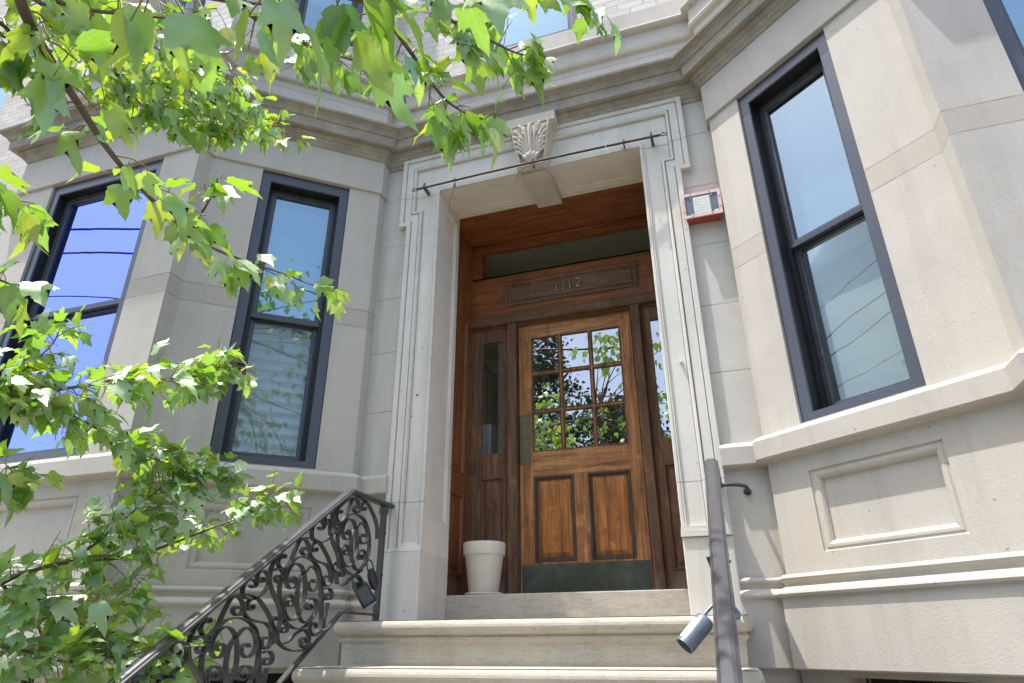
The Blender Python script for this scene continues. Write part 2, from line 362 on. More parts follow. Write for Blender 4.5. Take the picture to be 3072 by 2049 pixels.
BRANCH={'B1':[(0.07,-3.313,0.694),(0.02,-3.25,0.689),(-0.019,-3.178,0.687),(-0.087,-3.062,0.702),(-0.183,-2.912,0.735),(-0.261,-2.744,0.763),(-0.328,-2.581,0.8),(-0.406,-2.371,0.86),(-0.428,-2.193,0.916),(-0.432,-2.009,0.974),(-0.393,-1.847,0.999),(-0.359,-1.764,1.017)],
'B1b':[(-0.328,-2.581,0.8),(-0.286,-2.55,0.819),(-0.248,-2.554,0.868),(-0.226,-2.562,0.934)],
'B2a':[(-0.683,-2.789,1.473),(-0.687,-2.7,1.506),(-0.689,-2.564,1.595),(-0.684,-2.407,1.67),(-0.678,-2.275,1.756),(-0.655,-2.217,1.818)],
'B2b':[(-0.822,-2.718,1.467),(-0.84,-2.549,1.526),(-0.836,-2.404,1.613),(-0.811,-2.258,1.712),(-0.799,-2.086,1.771),(-0.796,-1.935,1.83),(-0.755,-1.79,1.918)],
'B2c':[(-0.84,-2.549,1.526),(-0.914,-2.338,1.578),(-0.898,-2.172,1.653),(-0.84,-2.08,1.728)],
'B3a':[(0.499,-3.389,0.405),(0.5,-3.334,0.445),(0.506,-3.283,0.489),(0.516,-3.236,0.535)],
'B3b':[(0.604,-3.328,0.446),(0.636,-3.273,0.472),(0.671,-3.229,0.488),(0.702,-3.192,0.504)],
'B3c':[(0.7,-3.251,0.515),(0.735,-3.185,0.551),(0.774,-3.123,0.585),(0.804,-3.075,0.623)],
'B4':[(0.09,-2.889,1.117),(0.068,-2.792,1.178),(0.075,-2.684,1.248),(0.062,-2.595,1.315),(0.077,-2.491,1.386),(0.113,-2.376,1.456)],
'B5':[(0.457,-2.807,1.009),(0.45,-2.684,1.046),(0.457,-2.594,1.044),(0.471,-2.513,1.049),(0.503,-2.436,1.062),(0.528,-2.38,1.09)],
'B6':[(0.473,-2.729,1.219),(0.508,-2.588,1.26),(0.562,-2.462,1.312),(0.606,-2.35,1.365),(0.645,-2.293,1.393)],
'B6b':[(0.628,-2.64,1.333),(0.723,-2.51,1.388),(0.8,-2.401,1.446),(0.865,-2.328,1.46)],
'B7a':[(-1.418,-2.256,0.452),(-1.428,-2.188,0.549),(-1.428,-2.129,0.676),(-1.42,-2.067,0.802),(-1.443,-2.042,0.904)],
'B7b':[(-1.293,-2.376,0.552),(-1.368,-2.243,0.581),(-1.437,-2.095,0.592),(-1.418,-1.878,0.695),(-1.411,-1.696,0.801),(-1.386,-1.485,0.867),(-1.379,-1.315,0.953),(-1.34,-1.228,1.054)],
'B7c':[(-1.437,-2.095,0.592),(-1.465,-1.882,0.575),(-1.464,-1.636,0.533),(-1.448,-1.498,0.499),(-1.385,-1.322,0.474),(-1.321,-1.161,0.464)],
'B8':[(-1.305,-2.159,-0.155),(-1.369,-2.021,-0.091),(-1.383,-1.931,-0.047),(-1.41,-1.752,0.01),(-1.386,-1.521,0.05),(-1.371,-1.32,0.127),(-1.347,-1.126,0.221),(-1.317,-0.936,0.312),(-1.261,-0.822,0.406),(-1.249,-0.735,0.445)],
'B8b':[(-1.41,-1.752,0.01),(-1.402,-1.651,0.104),(-1.384,-1.552,0.224),(-1.354,-1.452,0.353),(-1.326,-1.35,0.443)],
'B9a':[(-1.369,-2.021,-0.091),(-1.328,-1.958,-0.144),(-1.336,-1.854,-0.196),(-1.304,-1.71,-0.177),(-1.3,-1.507,-0.129)],
'B9b':[(-1.165,-2.188,-0.281),(-1.207,-2.017,-0.294),(-1.17,-1.863,-0.335),(-1.136,-1.722,-0.324),(-1.11,-1.596,-0.312)],
'B10':[(-0.445,-3.003,0.63),(-0.503,-2.932,0.685),(-0.526,-2.881,0.708),(-0.552,-2.842,0.736)],
'B11':[(-0.57,-2.863,0.499),(-0.627,-2.788,0.551),(-0.649,-2.731,0.567)],
'B12':[(-0.089,-3.261,0.731),(-0.113,-3.214,0.761),(-0.145,-3.171,0.781)],
'B13':[(-0.091,-3.221,0.863),(-0.128,-3.128,0.93),(-0.165,-3.013,1.056),(-0.156,-2.875,1.201),(-0.144,-2.807,1.311)],
'B14':[(-1.413,-2.146,0.2),(-1.441,-2.084,0.262),(-1.467,-2.016,0.311)],
'B15':[(-1.291,-1.397,-0.385),(-1.236,-1.25,-0.366),(-1.236,-1.068,-0.265)]}
SCROLL={'0':[(-1.074,-0.009),(-1.074,0.026),(-1.059,0.067),(-1.023,0.107),(-0.97,0.148),(-0.9,0.188),(-0.842,0.202),(-0.78,0.205),(-0.712,0.192),(-0.652,0.153),(-0.606,0.113),(-0.577,0.064),(-0.569,0.008)],
'1':[(-1.074,-0.009),(-1.059,-0.042),(-1.02,-0.085),(-0.985,-0.118),(-0.962,-0.152),(-0.955,-0.186),(-0.964,-0.208),(-0.986,-0.215),(-1.009,-0.204),(-1.02,-0.184),(-1.009,-0.169),(-0.99,-0.173),(-0.992,-0.183)],
'2':[(-0.994,0.088),(-0.983,0.095),(-0.994,0.105),(-1.011,0.097),(-1.028,0.077),(-1.027,0.059),(-1.011,0.045),(-0.985,0.04),(-0.957,0.053),(-0.935,0.08),(-0.923,0.111),(-0.905,0.149),(-0.88,0.188),(-0.84,0.192),(-0.81,0.172),(-0.799,0.144),(-0.818,0.122),(-0.849,0.125),(-0.862,0.14),(-0.846,0.155),(-0.823,0.149)],
'3':[(-0.744,0.165),(-0.734,0.156),(-0.753,0.145),(-0.775,0.153),(-0.777,0.173),(-0.748,0.19),(-0.712,0.19)],
'4':[(-0.799,0.144),(-0.78,0.123),(-0.749,0.108),(-0.693,0.1),(-0.632,0.094),(-0.596,0.07),(-0.583,0.039),(-0.588,0.007),(-0.61,-0.009),(-0.635,-0.001),(-0.648,0.02),(-0.636,0.038),(-0.611,0.033)],
'5':[(-0.974,0.028),(-0.959,0.048),(-0.922,0.081),(-0.888,0.101),(-0.843,0.11),(-0.788,0.108),(-0.735,0.092),(-0.7,0.064),(-0.673,0.024),(-0.657,-0.022),(-0.654,-0.068),(-0.672,-0.118),(-0.697,-0.153),(-0.732,-0.18),(-0.757,-0.188),(-0.793,-0.178),(-0.822,-0.152)],
'6':[(-0.819,-0.15),(-0.79,-0.083),(-0.792,-0.031),(-0.805,0.013),(-0.82,0.038),(-0.85,0.066),(-0.898,0.074),(-0.935,0.05),(-0.952,0.016),(-0.948,-0.017),(-0.921,-0.039),(-0.892,-0.037),(-0.874,-0.018),(-0.879,0.003),(-0.903,0.012),(-0.923,-0.0),(-0.91,-0.014)],
'7':[(-0.822,-0.148),(-0.838,-0.115),(-0.85,-0.068),(-0.851,-0.02),(-0.836,0.018),(-0.808,0.043),(-0.785,0.064),(-0.752,0.075),(-0.713,0.059),(-0.688,0.03),(-0.681,-0.0),(-0.7,-0.032),(-0.728,-0.041),(-0.757,-0.032),(-0.772,-0.011),(-0.761,0.009),(-0.733,0.01),(-0.725,-0.002)],
'8':[(-0.822,-0.152),(-0.846,-0.172),(-0.876,-0.18),(-0.91,-0.167),(-0.935,-0.14),(-0.947,-0.113),(-0.942,-0.081),(-0.914,-0.07),(-0.879,-0.081),(-0.871,-0.105),(-0.89,-0.119),(-0.917,-0.116),(-0.922,-0.101),(-0.9,-0.094)],
'9':[(-0.679,-0.137),(-0.68,-0.1),(-0.705,-0.078),(-0.741,-0.075),(-0.768,-0.093),(-0.77,-0.115),(-0.743,-0.128),(-0.72,-0.117),(-0.734,-0.101)],
'10':[(-0.726,0.085),(-0.687,0.054),(-0.644,-0.056),(-0.633,-0.113),(-0.624,-0.169),(-0.629,-0.207),(-0.644,-0.23),(-0.663,-0.244),(-0.692,-0.238),(-0.715,-0.219),(-0.713,-0.198),(-0.688,-0.185),(-0.665,-0.195),(-0.671,-0.208)],
'11':[(-0.974,0.028),(-0.993,-0.02),(-0.986,-0.076),(-0.964,-0.113),(-0.945,-0.147),(-0.926,-0.178),(-0.884,-0.201),(-0.837,-0.214),(-0.791,-0.215),(-0.754,-0.202),(-0.715,-0.181)],
'12':[(-1.052,0.026),(-1.037,0.037),(-1.013,0.038),(-0.986,0.027),(-0.975,-0.001),(-0.992,-0.021),(-1.02,-0.019),(-1.033,-0.003),(-1.017,0.009),(-0.997,0.001)],
'13':[(-1.008,-0.211),(-0.982,-0.244),(-0.949,-0.274),(-0.898,-0.298),(-0.834,-0.31),(-0.745,-0.307),(-0.684,-0.277)],
'14':[(-0.909,-0.279),(-0.869,-0.267),(-0.831,-0.239),(-0.777,-0.22)],
'15':[(-0.761,-0.218),(-0.731,-0.231),(-0.715,-0.252),(-0.716,-0.281),(-0.741,-0.296),(-0.769,-0.288),(-0.779,-0.263),(-0.756,-0.253),(-0.733,-0.263),(-0.738,-0.277)],
'16':[(-0.977,-0.217),(-0.957,-0.264),(-0.946,-0.274)],
'17':[(-0.949,-0.196),(-0.923,-0.192),(-0.902,-0.203),(-0.896,-0.221),(-0.918,-0.234),(-0.944,-0.227),(-0.937,-0.213),(-0.92,-0.217)],
'18':[(-0.63,-0.024),(-0.587,-0.019),(-0.559,-0.035),(-0.557,-0.063),(-0.589,-0.073),(-0.615,-0.063),(-0.604,-0.047),(-0.581,-0.052)],
'19':[(-0.584,-0.087),(-0.585,-0.095),(-0.59,-0.13),(-0.601,-0.169),(-0.603,-0.21)],
'20':[(-0.74,0.269),(-0.714,0.259),(-0.691,0.283),(-0.723,0.302),(-0.768,0.293),(-0.791,0.264),(-0.792,0.226),(-0.772,0.201),(-0.707,0.197),(-0.646,0.223),(-0.598,0.273),(-0.597,0.321),(-0.629,0.355),(-0.673,0.357),(-0.696,0.329),(-0.68,0.298),(-0.645,0.296),(-0.64,0.317),(-0.666,0.32)]}
# ================================================================ ROW HOUSE
house = thing('row_house', 'pale limestone row house with a deep oak doorway between two bays', 'house', (0, 0, GZ))
P1 = (1.264, -0.052); P2 = (2.2015, -0.8365); YF = -0.956; XE = 3.97; YS = 0.04
LEN = math.hypot(P2[0] - P1[0], P2[1] - P1[1]); EX, EY = (P2[0] - P1[0]) / LEN, (P2[1] - P1[1]) / LEN
def FR(x, y, z): return (P1[0] + EX * x - EY * y, P1[1] + EY * x + EX * y, z)      # right bay, slanted face (y inwards)
def FFR(x, y, z): return (x, YF + y, z)                                            # bay front faces
def mir(F): return lambda x, y, z: (-F(x, y, z)[0], F(x, y, z)[1], F(x, y, z)[2])
def FS(x, y, z): return (x, YS + y, z)
SIDE = [(1.03, YS), (1.264, YS), P1, P2, (2.2015, YF), (XE, YF), (XE, 0.9)]
FULL = [(-x, y) for x, y in SIDE[:0:-1]] + SIDE[1:]

def offset(plan, d):
    segs = []
    for (ax, ay), (bx, by) in zip(plan, plan[1:]):
        l = math.hypot(bx - ax, by - ay); ux, uy = (bx - ax) / l, (by - ay) / l
        segs.append(((ax + uy * d, ay - ux * d), (ux, uy)))
    def cross(s, t):
        (px, py), (ux, uy) = s; (qx, qy), (vx, vy) = t
        det = ux * vy - uy * vx
        k = ((qx - px) * vy - (qy - py) * vx) / det
        return (px + ux * k, py + uy * k)
    ends = [segs[0][0]]
    for i in range(len(segs) - 1): ends.append(cross(segs[i], segs[i + 1]))
    (px, py), (ux, uy) = segs[-1]; ax, ay = plan[-1]; ends.append((ax + uy * d, ay - ux * d))
    for i, (p, u) in enumerate(segs):
        a, b = ends[i], ends[i + 1]
        if (b[0] - a[0]) * u[0] + (b[1] - a[1]) * u[1] < 0 and 0 < i < len(segs) - 1:
            ends[i] = ends[i + 1] = cross(segs[i - 1], segs[i + 1])
    return ends
def sweep(mb, plan, prof, mirror=False, smooth=False):
    L = [[((-x if mirror else x), y, z) for x, y in offset(plan, d)] for d, z in prof]
    mb.loops(L, smooth=smooth)
    for e in (0, -1): mb.add([l[e] for l in L], [tuple(range(len(L)))])

# ---- bay walls
for s in (1, -1):
    G = (lambda F: F) if s == 1 else mir
    A, Fr = G(FR), G(FFR)
    m = MB()
    wa = (0.233, 0.872, 0.7346, 2.961, 0.22); pa = (0.225, 0.873, 0.105, 0.493)
    m.face(A, 0, LEN, -0.09, 2.961, [wa, pa])
    PROF = [(0, 0), (0.003, 0.009), (0.010, 0.011), (0.018, 0.006), (0.030, 0.006), (0.040, 0.011), (0.048, 0.022), (0.050, 0.034)]
    m.panel(A, *pa, PROF)
    wf = (2.53, 3.61, 0.7346, 2.961, 0.22); pf = (2.46, 3.70, 0.105, 0.493)
    m.face(Fr, 2.2015, XE, -0.09, 2.961, [wf, pf]); m.panel(Fr, *pf, PROF)
    m.quad((s * 2.2015, P2[1], -0.09), (s * 2.2015, YF, -0.09), (s * 2.2015, YF, 2.961), (s * 2.2015, P2[1], 2.961))
    m.quad((s * 1.264, P1[1], -0.09), (s * 1.264, YS, -0.09), (s * 1.264, YS, 3.26), (s * 1.264, P1[1], 2.961))
    m.quad((s * XE, YF, GZ), (s * XE, 0.9, GZ), (s * XE, 0.9, 2.961), (s * XE, YF, 2.961))
    m.build('bay_wall', M_bay, house)
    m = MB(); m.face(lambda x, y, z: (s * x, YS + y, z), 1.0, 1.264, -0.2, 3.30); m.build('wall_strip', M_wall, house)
    m = MB(); sweep(m, [(1.264, 0.2)] + SIDE[2:], [(-0.24, 2.961), (0.016, 2.9605), (0.019, 2.966), (0.019, 3.258), (-0.02, 3.262)], s == -1); m.build('lintel_band', M_lime, house)
    m = MB(); sweep(m, SIDE, [(-0.01, 0.572), (0.050, 0.588), (0.058, 0.596), (0.060, 0.690), (0.052, 0.704), (0.02, 0.722), (-0.21, 0.7345)], s == -1); m.build('sill_band', M_lime, house)
    m = MB(); sweep(m, SIDE, [(-0.01, 0.022), (0.018, 0.018), (0.030, 0.010), (0.034, 0.0), (0.030, -0.010), (0.018, -0.018), (0.014, -0.034), (0.022, -0.040), (0.045, -0.050), (0.058, -0.062), (0.061, -0.072), (0.056, -0.084), (0.042, -0.092), (0.040, -0.098), (0.040, -0.395), (0.034, -0.402), (-0.16, -0.405)], s == -1); m.build('base_moulding', M_base, house)
    # basement wall set back below the plinth, with dark openings
    m = MB()
    base = offset(SIDE, -0.06)
    m.face(lambda x, y, z: A(x, y + 0.06, z), -0.06, LEN + 0.05, GZ, -0.40, [(0.16, 0.90, -1.5, -0.43, 0.25)])
    m.face(lambda x, y, z: Fr(x, y + 0.06, z), 2.2, XE, GZ, -0.40, [(2.5, 3.65, -1.5, -0.43, 0.25)])
    m.face(lambda x, y, z: (s * x, YS + 0.02, z), 1.0, 1.33, GZ, -0.2)
    m.build('basement_wall', M_lime, house)
    for F_, a, b in ((A, 0.16, 0.90), (Fr, 2.5, 3.65)):
        m = MB(); m.box(a, b, 0.26, 0.29, -1.5, -0.43, F_)
        w = m.build('basement_window', M_dark, house)
        m = MB()
        for k in range(5):
            xx = a + (b - a) * (k + 0.5) / 5; m.tube([F_(xx, 0.12, -1.5), F_(xx, 0.12, -0.43)], 0.008, 6)
        m.build('window_guard', M_iron, w)

# ---- cornice, frieze, upper walls
m = MB(); sweep(m, FULL, [(-0.03, 3.235), (0.012, 3.236), (0.016, 3.262), (0.026, 3.268), (0.036, 3.285), (0.050, 3.297), (0.055, 3.318), (0.066, 3.322), (0.072, 3.338), (0.080, 3.341), (0.082, 3.358), (0.122, 3.352), (0.128, 3.358), (0.132, 3.434), (0.145, 3.437), (0.147, 3.450), (0.150, 3.456), (0.160, 3.474), (0.184, 3.486), (0.202, 3.490), (0.206, 3.508), (0.200, 3.514), (0.0, 3.580)])
m.build('cornice', M_corn, house)
m = MB(); sweep(m, FULL, [(0.0, 3.55), (0.0, 3.850), (0.010, 3.853), (0.026, 3.860), (0.034, 3.884), (0.034, 3.896), (0.022, 3.900), (0.022, 4.032), (0.036, 4.036), (0.052, 4.040), (0.064, 4.050), (0.068, 4.062), (0.062, 4.076), (0.050, 4.084), (0.030, 4.088), (-0.05, 4.10)])
m.build('frieze', M_frieze, house)
m = MB(); ZT = 7.6
upw = [(0.31, 0.885, 4.42, 6.2, 0.18)]
for s in (1, -1):
    G = (lambda F: F) if s == 1 else mir
    m.face(G(FR), 0, LEN, 4.09, ZT, upw)
    m.face(G(FFR), 2.2015, XE, 4.09, ZT, [(2.55, 3.60, 4.42, 6.2, 0.18)])
    m.quad((s * 2.2015, P2[1], 4.09), (s * 2.2015, YF, 4.09), (s * 2.2015, YF, ZT), (s * 2.2015, P2[1], ZT))
    m.quad((s * 1.264, P1[1], 4.09), (s * 1.264, YS, 4.09), (s * 1.264, YS, ZT), (s * 1.264, P1[1], ZT))
    m.quad((s * XE, YF, 2.9), (s * XE, 0.9, 2.9), (s * XE, 0.9, ZT), (s * XE, YF, ZT))
m.face(FS, -1.264, 1.264, 4.09, ZT, [(-0.49, 0.39, 4.30, 6.2, 0.18)])
m.build('upper_wall', M_brick, house)
m = MB()
m.box(-0.60, 1.262, -0.008, 0.14, 4.092, 4.299, FS); m.build('upper_sill', M_lime, house)
for s in (1, -1):
    G = (lambda F: F) if s == 1 else mir
    m = MB(); m.box(0.20, 1.0, -0.025, 0.14, 4.30, 4.419, G(FR)); m.build('upper_sill', M_lime, house)
    m = MB(); m.box(2.45, 3.70, -0.025, 0.14, 4.30, 4.419, G(FFR)); m.build('upper_sill', M_lime, house)
m = MB(); plan = FULL; m.add([(x, y, ZT) for x, y in plan] + [(XE, 5, ZT), (-XE, 5, ZT)], [tuple(range(len(plan) + 2))])
m.quad((-XE, .9, GZ), (-XE, 5, GZ), (-XE, 5, ZT), (-XE, .9, ZT)); m.quad((XE, .9, GZ), (XE, 5, GZ), (XE, 5, ZT), (XE, .9, ZT))  # house back left open so sky light reaches the hall
m.build('roof', M_dark, house)

# ---- windows: frame > upper and lower sash, panes, blind
def window(F, x0, x1, z0, z1, zm, gl_u, gl_l, bl, pan=0.07, dep=0.085, blind_z=None, blind_top=None, top=0.09, foot=0.05):
    m = MB()
    xi0, xi1, zi0, zi1 = x0 + pan, x1 - pan, z0 + foot, z1 - top
    # flat outer casing with mitred chamfers, then a deep liner
    ring = [((x0, z0), (x1, z0), (x1, z1), (x0, z1)), ((xi0, zi0), (xi1, zi0), (xi1, zi1), (xi0, zi1))]
    L = []
    for r, y in ((0, 0.06), (0, 0.022), (0.06, 0.018), (0.94, 0.018), (1.0, 0.024), (1.0, 0.030)):
        L.append([F(a[0] + (b[0] - a[0]) * r, y, a[1] + (b[1] - a[1]) * r) for a, b in zip(*ring)])
    m.loops(L, True)
    w = m.build('window', M_frame, house)
    m = MB(); L = [[F(a, y, b) for a, b in ring[1]] for y in (0.030, 0.018 + dep)]
    L.append([F(a, 0.018 + dep, b) for a, b in ((xi0 + .02, zi0 + .015), (xi1 - .02, zi0 + .015), (xi1 - .02, zi1 - .02), (xi0 + .02, zi1 - .02))])
    L.append([F(a, 0.06 + dep, b) for a, b in ((xi0 + .02, zi0 + .015), (xi1 - .02, zi0 + .015), (xi1 - .02, zi1 - .02), (xi0 + .02, zi1 - .02))])
    m.loops(L, True); m.build('window_liner', M_black, w)  # liner coloured black to stand for the shadow gap around the sashes
    a0, a1 = xi0 + 0.012, xi1 - 0.012
    def sash(c0, c1, y, gl, tr, br):
        q = MB(); st = 0.042
        L = []
        g = (a0 + st, a1 - st, c0 + br, c1 - tr)
        for r, yy in ((0, 0.03), (0, 0.0), (0.45, -0.002), (0.5, 0.008), (0.9, 0.008), (1.0, 0.016), (1.0, 0.026)):
            L.append([F(a0 + (g[0] - a0) * r, y + yy, c0 + (g[2] - c0) * r), F(a1 + (g[1] - a1) * r, y + yy, c0 + (g[2] - c0) * r), F(a1 + (g[1] - a1) * r, y + yy, c1 + (g[3] - c1) * r), F(a0 + (g[0] - a0) * r, y + yy, c1 + (g[3] - c1) * r)])
        q.loops(L, True)
        sh = q.build('sash', M_frame, w)
        p = MB(); p.quad(F(g[0], y + 0.022, g[2]), F(g[1], y + 0.022, g[2]), F(g[1], y + 0.022, g[3]), F(g[0], y + 0.022, g[3]))
        p.build('pane', gl, w)
    sash(zm - 0.02, zi1 - 0.012, 0.02 + dep, gl_u, 0.045, 0.05)
    sash(zi0 + 0.004, zm + 0.016, 0.052 + dep, gl_l, 0.05, 0.055)
    b = MB(); bz0 = zi0 if blind_z is None else blind_z; bz1 = zi1 if blind_top is None else blind_top
    n = 56; zz = 0.006 if bl is M_blind else 0.0
    L = [[F(a0, 0.13 + dep + (zz if k % 2 else 0.0), bz0 + (bz1 - bz0) * k / n), F(a1, 0.13 + dep + (zz if k % 2 else 0), bz0 + (bz1 - bz0) * k / n)] for k in range(n + 1)]
    b.loops(L); b.build('window_blind', bl, w)
    d = MB(); d.quad(F(x0, 0.40, z0), F(x1, 0.40, z0), F(x1, 0.40, z1), F(x0, 0.40, z1))
    for p_, q_ in (((x0, z0), (x0, z1)), ((x1, z0), (x1, z1)), ((x0, z1), (x1, z1)), ((x0, z0), (x1, z0))):
        d.quad(F(p_[0], 0.10 + dep, p_[1]), F(q_[0], 0.10 + dep, q_[1]), F(q_[0], 0.40, q_[1]), F(p_[0], 0.40, p_[1]))
    d.build('window_dark_box', M_dark, w)  # added dark box stops light leaks and stands for the unlit room
    return w
AL, FL = mir(FR), mir(FFR)
window(FR, 0.233, 0.872, 0.7346, 2.961, 1.80, M_glass, M_glassl, M_curt)
window(AL, 0.233, 0.872, 0.7346, 2.961, 1.80, M_glassb, M_glassl, M_blind)
window(FFR, 2.53, 3.61, 0.7346, 2.961, 1.83, M_glassb, M_glassb, M_blind, dep=0.06)
window(FL, 2.53, 3.61, 0.7346, 2.961, 1.83, M_glassv, M_glassv, M_curt, dep=0.06, blind_top=1.45)
window(FR, 0.31, 0.885, 4.42, 6.2, 5.3, M_glassb, M_glassb, M_curt, dep=0.03, pan=0.05)
window(AL, 0.31, 0.885, 4.42, 6.2, 5.3, M_glassb, M_glassb, M_curt, dep=0.03, pan=0.05, blind_z=5.0)
window(FFR, 2.55, 3.60, 4.42, 6.2, 5.3, M_glassb, M_glassb, M_curt, dep=0.03, pan=0.05)
window(FL, 2.55, 3.60, 4.42, 6.2, 5.3, M_glassb, M_glassb, M_curt, dep=0.03, pan=0.05)
window(FS, -0.49, 0.39, 4.30, 6.2, 5.2, M_glassb, M_glassb, M_curt, dep=0.03, pan=0.05)

# ---- door surround with ears
W, ZTOP, ZB, YR, YD = 0.775, 2.93, -0.17, 0.425, 0.912
def O(d): 
    h = [(1.035 - d, 0.23), (1.035 - d, 2.645 + d), (1.10 - d, 2.645 + d), (1.10 - d, 3.289 - d)]
    return [(-x, z) for x, z in h] + [(x, z) for x, z in h[::-1]]
m = MB()
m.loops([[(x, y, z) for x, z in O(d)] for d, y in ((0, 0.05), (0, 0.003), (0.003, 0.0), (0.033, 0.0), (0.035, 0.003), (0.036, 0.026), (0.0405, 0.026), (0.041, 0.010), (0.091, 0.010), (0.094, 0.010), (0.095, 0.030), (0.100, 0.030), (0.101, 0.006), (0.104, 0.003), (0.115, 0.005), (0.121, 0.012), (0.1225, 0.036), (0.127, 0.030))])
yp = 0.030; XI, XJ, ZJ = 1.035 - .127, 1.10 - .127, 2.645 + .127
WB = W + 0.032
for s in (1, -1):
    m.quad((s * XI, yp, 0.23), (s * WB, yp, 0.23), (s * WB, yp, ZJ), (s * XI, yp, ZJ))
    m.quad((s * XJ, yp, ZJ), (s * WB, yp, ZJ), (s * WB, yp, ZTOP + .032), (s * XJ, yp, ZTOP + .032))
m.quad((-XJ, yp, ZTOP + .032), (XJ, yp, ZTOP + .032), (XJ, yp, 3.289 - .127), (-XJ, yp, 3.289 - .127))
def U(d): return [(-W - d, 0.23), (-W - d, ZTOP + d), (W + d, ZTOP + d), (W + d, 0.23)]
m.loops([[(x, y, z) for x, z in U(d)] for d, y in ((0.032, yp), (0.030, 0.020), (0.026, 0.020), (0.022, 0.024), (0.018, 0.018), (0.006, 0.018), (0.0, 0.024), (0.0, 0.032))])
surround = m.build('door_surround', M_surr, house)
m = MB()
def RV(s): return lambda a, b, c: (s * (W + b), a, c)
for s in (1, -1):
    pr = (0.085, 0.372, 0.44, 2.84)
    m.face(RV(s), 0.030, YR, 0.23, ZTOP, [pr]); m.panel(RV(s), *pr, [(0, 0), (0.004, 0.006), (0.014, 0.006), (0.018, 0.012), (0.03, 0.016)])
FSO = lambda a, b, c: (a, c, ZTOP + b)
sp = [(-0.70, -0.12, 0.075, 0.372), (0.12, 0.70, 0.075, 0.372)]
m.face(FSO, -W, W, 0.030, YR, sp)
for q in sp: m.panel(FSO, *q, [(0, 0), (0.003, 0.006), (0.030, 0.006), (0.033, 0.012), (0.05, 0.014)])
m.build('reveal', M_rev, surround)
for s in (1, -1):
    m = MB()
    a, b = sorted((s * W, s * 1.035)); m.bbox(a, b, 0.0, YR, ZB - 0.02, 0.23, 0.006)
    m.add([(a, .002, .23), (b, .002, .23), (b, .03, .285), (a, .03, .285)], [(0, 1, 2, 3)])
    if s == 1: m.box(W - 0.004, 1.039, -0.012, 0.05, 0.232, 0.262); m.box(W - 0.002, 1.037, -0.006, 0.05, 0.262, 0.285)
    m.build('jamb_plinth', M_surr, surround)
for x, z, r, mt in ((-0.869, 1.249, 0.007, M_black), (0.88, 1.249, 0.010, M_white)):
    m = MB(); m.tube([(x, 0.026, z), (x, 0.036, z)] if mt is M_black else [(x, 0.0, z), (x, 0.05, z)], r, 10); m.build('anchor_hole_or_bolt', mt, surround)  # black disc stands for the dark inside an empty anchor hole
# ---- carved keystone
m = MB()
def khw(v): return 0.094 + 0.060 * v
def ky(v): return -0.060 - 0.055 * v - 0.012 * math.sin(v * 3.14)
def kz(v): return 2.890 + 0.358 * v
XK = 0.006
NV = 16
Lk = []
for jv in range(NV + 1):
    v = jv / NV; h = khw(v)
    Lk.append([(XK - h, 0.03, kz(v)), (XK - h, ky(v) - 0.012, kz(v)), (XK - h + 0.006, ky(v) - 0.018, kz(v)), (XK - h + 0.014, ky(v) - 0.010, kz(v)), (XK - h + 0.020, ky(v) + 0.012, kz(v)), (XK + h - 0.020, ky(v) + 0.012, kz(v)), (XK + h - 0.014, ky(v) - 0.010, kz(v)), (XK + h - 0.006, ky(v) - 0.018, kz(v)), (XK + h, ky(v) - 0.012, kz(v)), (XK + h, 0.03, kz(v))])
m.loops(Lk)
m.add(Lk[0], [tuple(range(10))]); m.add(Lk[-1], [tuple(range(10))])
def lobe(pts, rad, lift):
    P = spline([(XK + x, ky(v) + 0.004 - l, kz(v)) for (x, v), l in zip(pts, lift)], 5); k = len(P) - 1
    R_ = []
    for i in range(k + 1):
        t = i / k * (len(rad) - 1); a_ = int(min(t, len(rad) - 2)); R_.append(rad[a_] + (rad[a_ + 1] - rad[a_]) * (t - a_))
    m.tube(P, R_, 10)
for s in (1, -1):
    for k in range(6):
        vt = 0.34 + 0.128 * k; xt = s * khw(vt) * (0.90 - 0.09 * max(0, k - 3) - (0.20 if k == 5 else 0)); v0 = 0.16 + 0.03 * k; x0 = s * (0.030 - 0.004 * k)
        mx_, mv_ = x0 + (xt - x0) * 0.42, v0 + (vt - v0) * 0.62
        lobe([(x0, v0), (mx_, mv_), (xt, vt + 0.01), (xt + s * 0.004, vt - 0.035)], [0.006, 0.010, 0.011, 0.008, 0.003], [0.002, 0.012, 0.016, 0.016])
        for dxx in (0.55, 0.78):
            xb, vb = x0 + (xt - x0) * dxx, v0 + (vt - v0) * (dxx + 0.08)
            lobe([(mx_, mv_), (xb, vb + 0.02), (xb + s * 0.010, vb + 0.055), (xb + s * 0.016, vb + 0.03)], [0.007, 0.009, 0.008, 0.003], [0.010, 0.018, 0.018, 0.012])
lobe([(0, 0.12), (0, 0.45), (0, 0.80), (0, 0.96)], [0.010, 0.015, 0.017, 0.010], [0.010, 0.016, 0.020, 0.024])
for s in (1, -1): lobe([(s * 0.014, 0.14), (s * 0.024, 0.5), (s * 0.045, 0.88), (s * 0.055, 0.94)], [0.008, 0.011, 0.011, 0.005], [0.006, 0.012, 0.018, 0.012])
for q in (-2, -1, 0, 1, 2): lobe([(q * 0.008, 0.075), (q * 0.020, 0.16 + 0.03 * (2 - abs(q))), (q * 0.026, 0.20 + 0.035 * (2 - abs(q))), (q * 0.030, 0.19 + 0.03 * (2 - abs(q)))], [0.010, 0.015, 0.013, 0.006], [0.020, 0.034, 0.032, 0.022])
ks = m.build('keystone', M_key, surround)
m = MB()
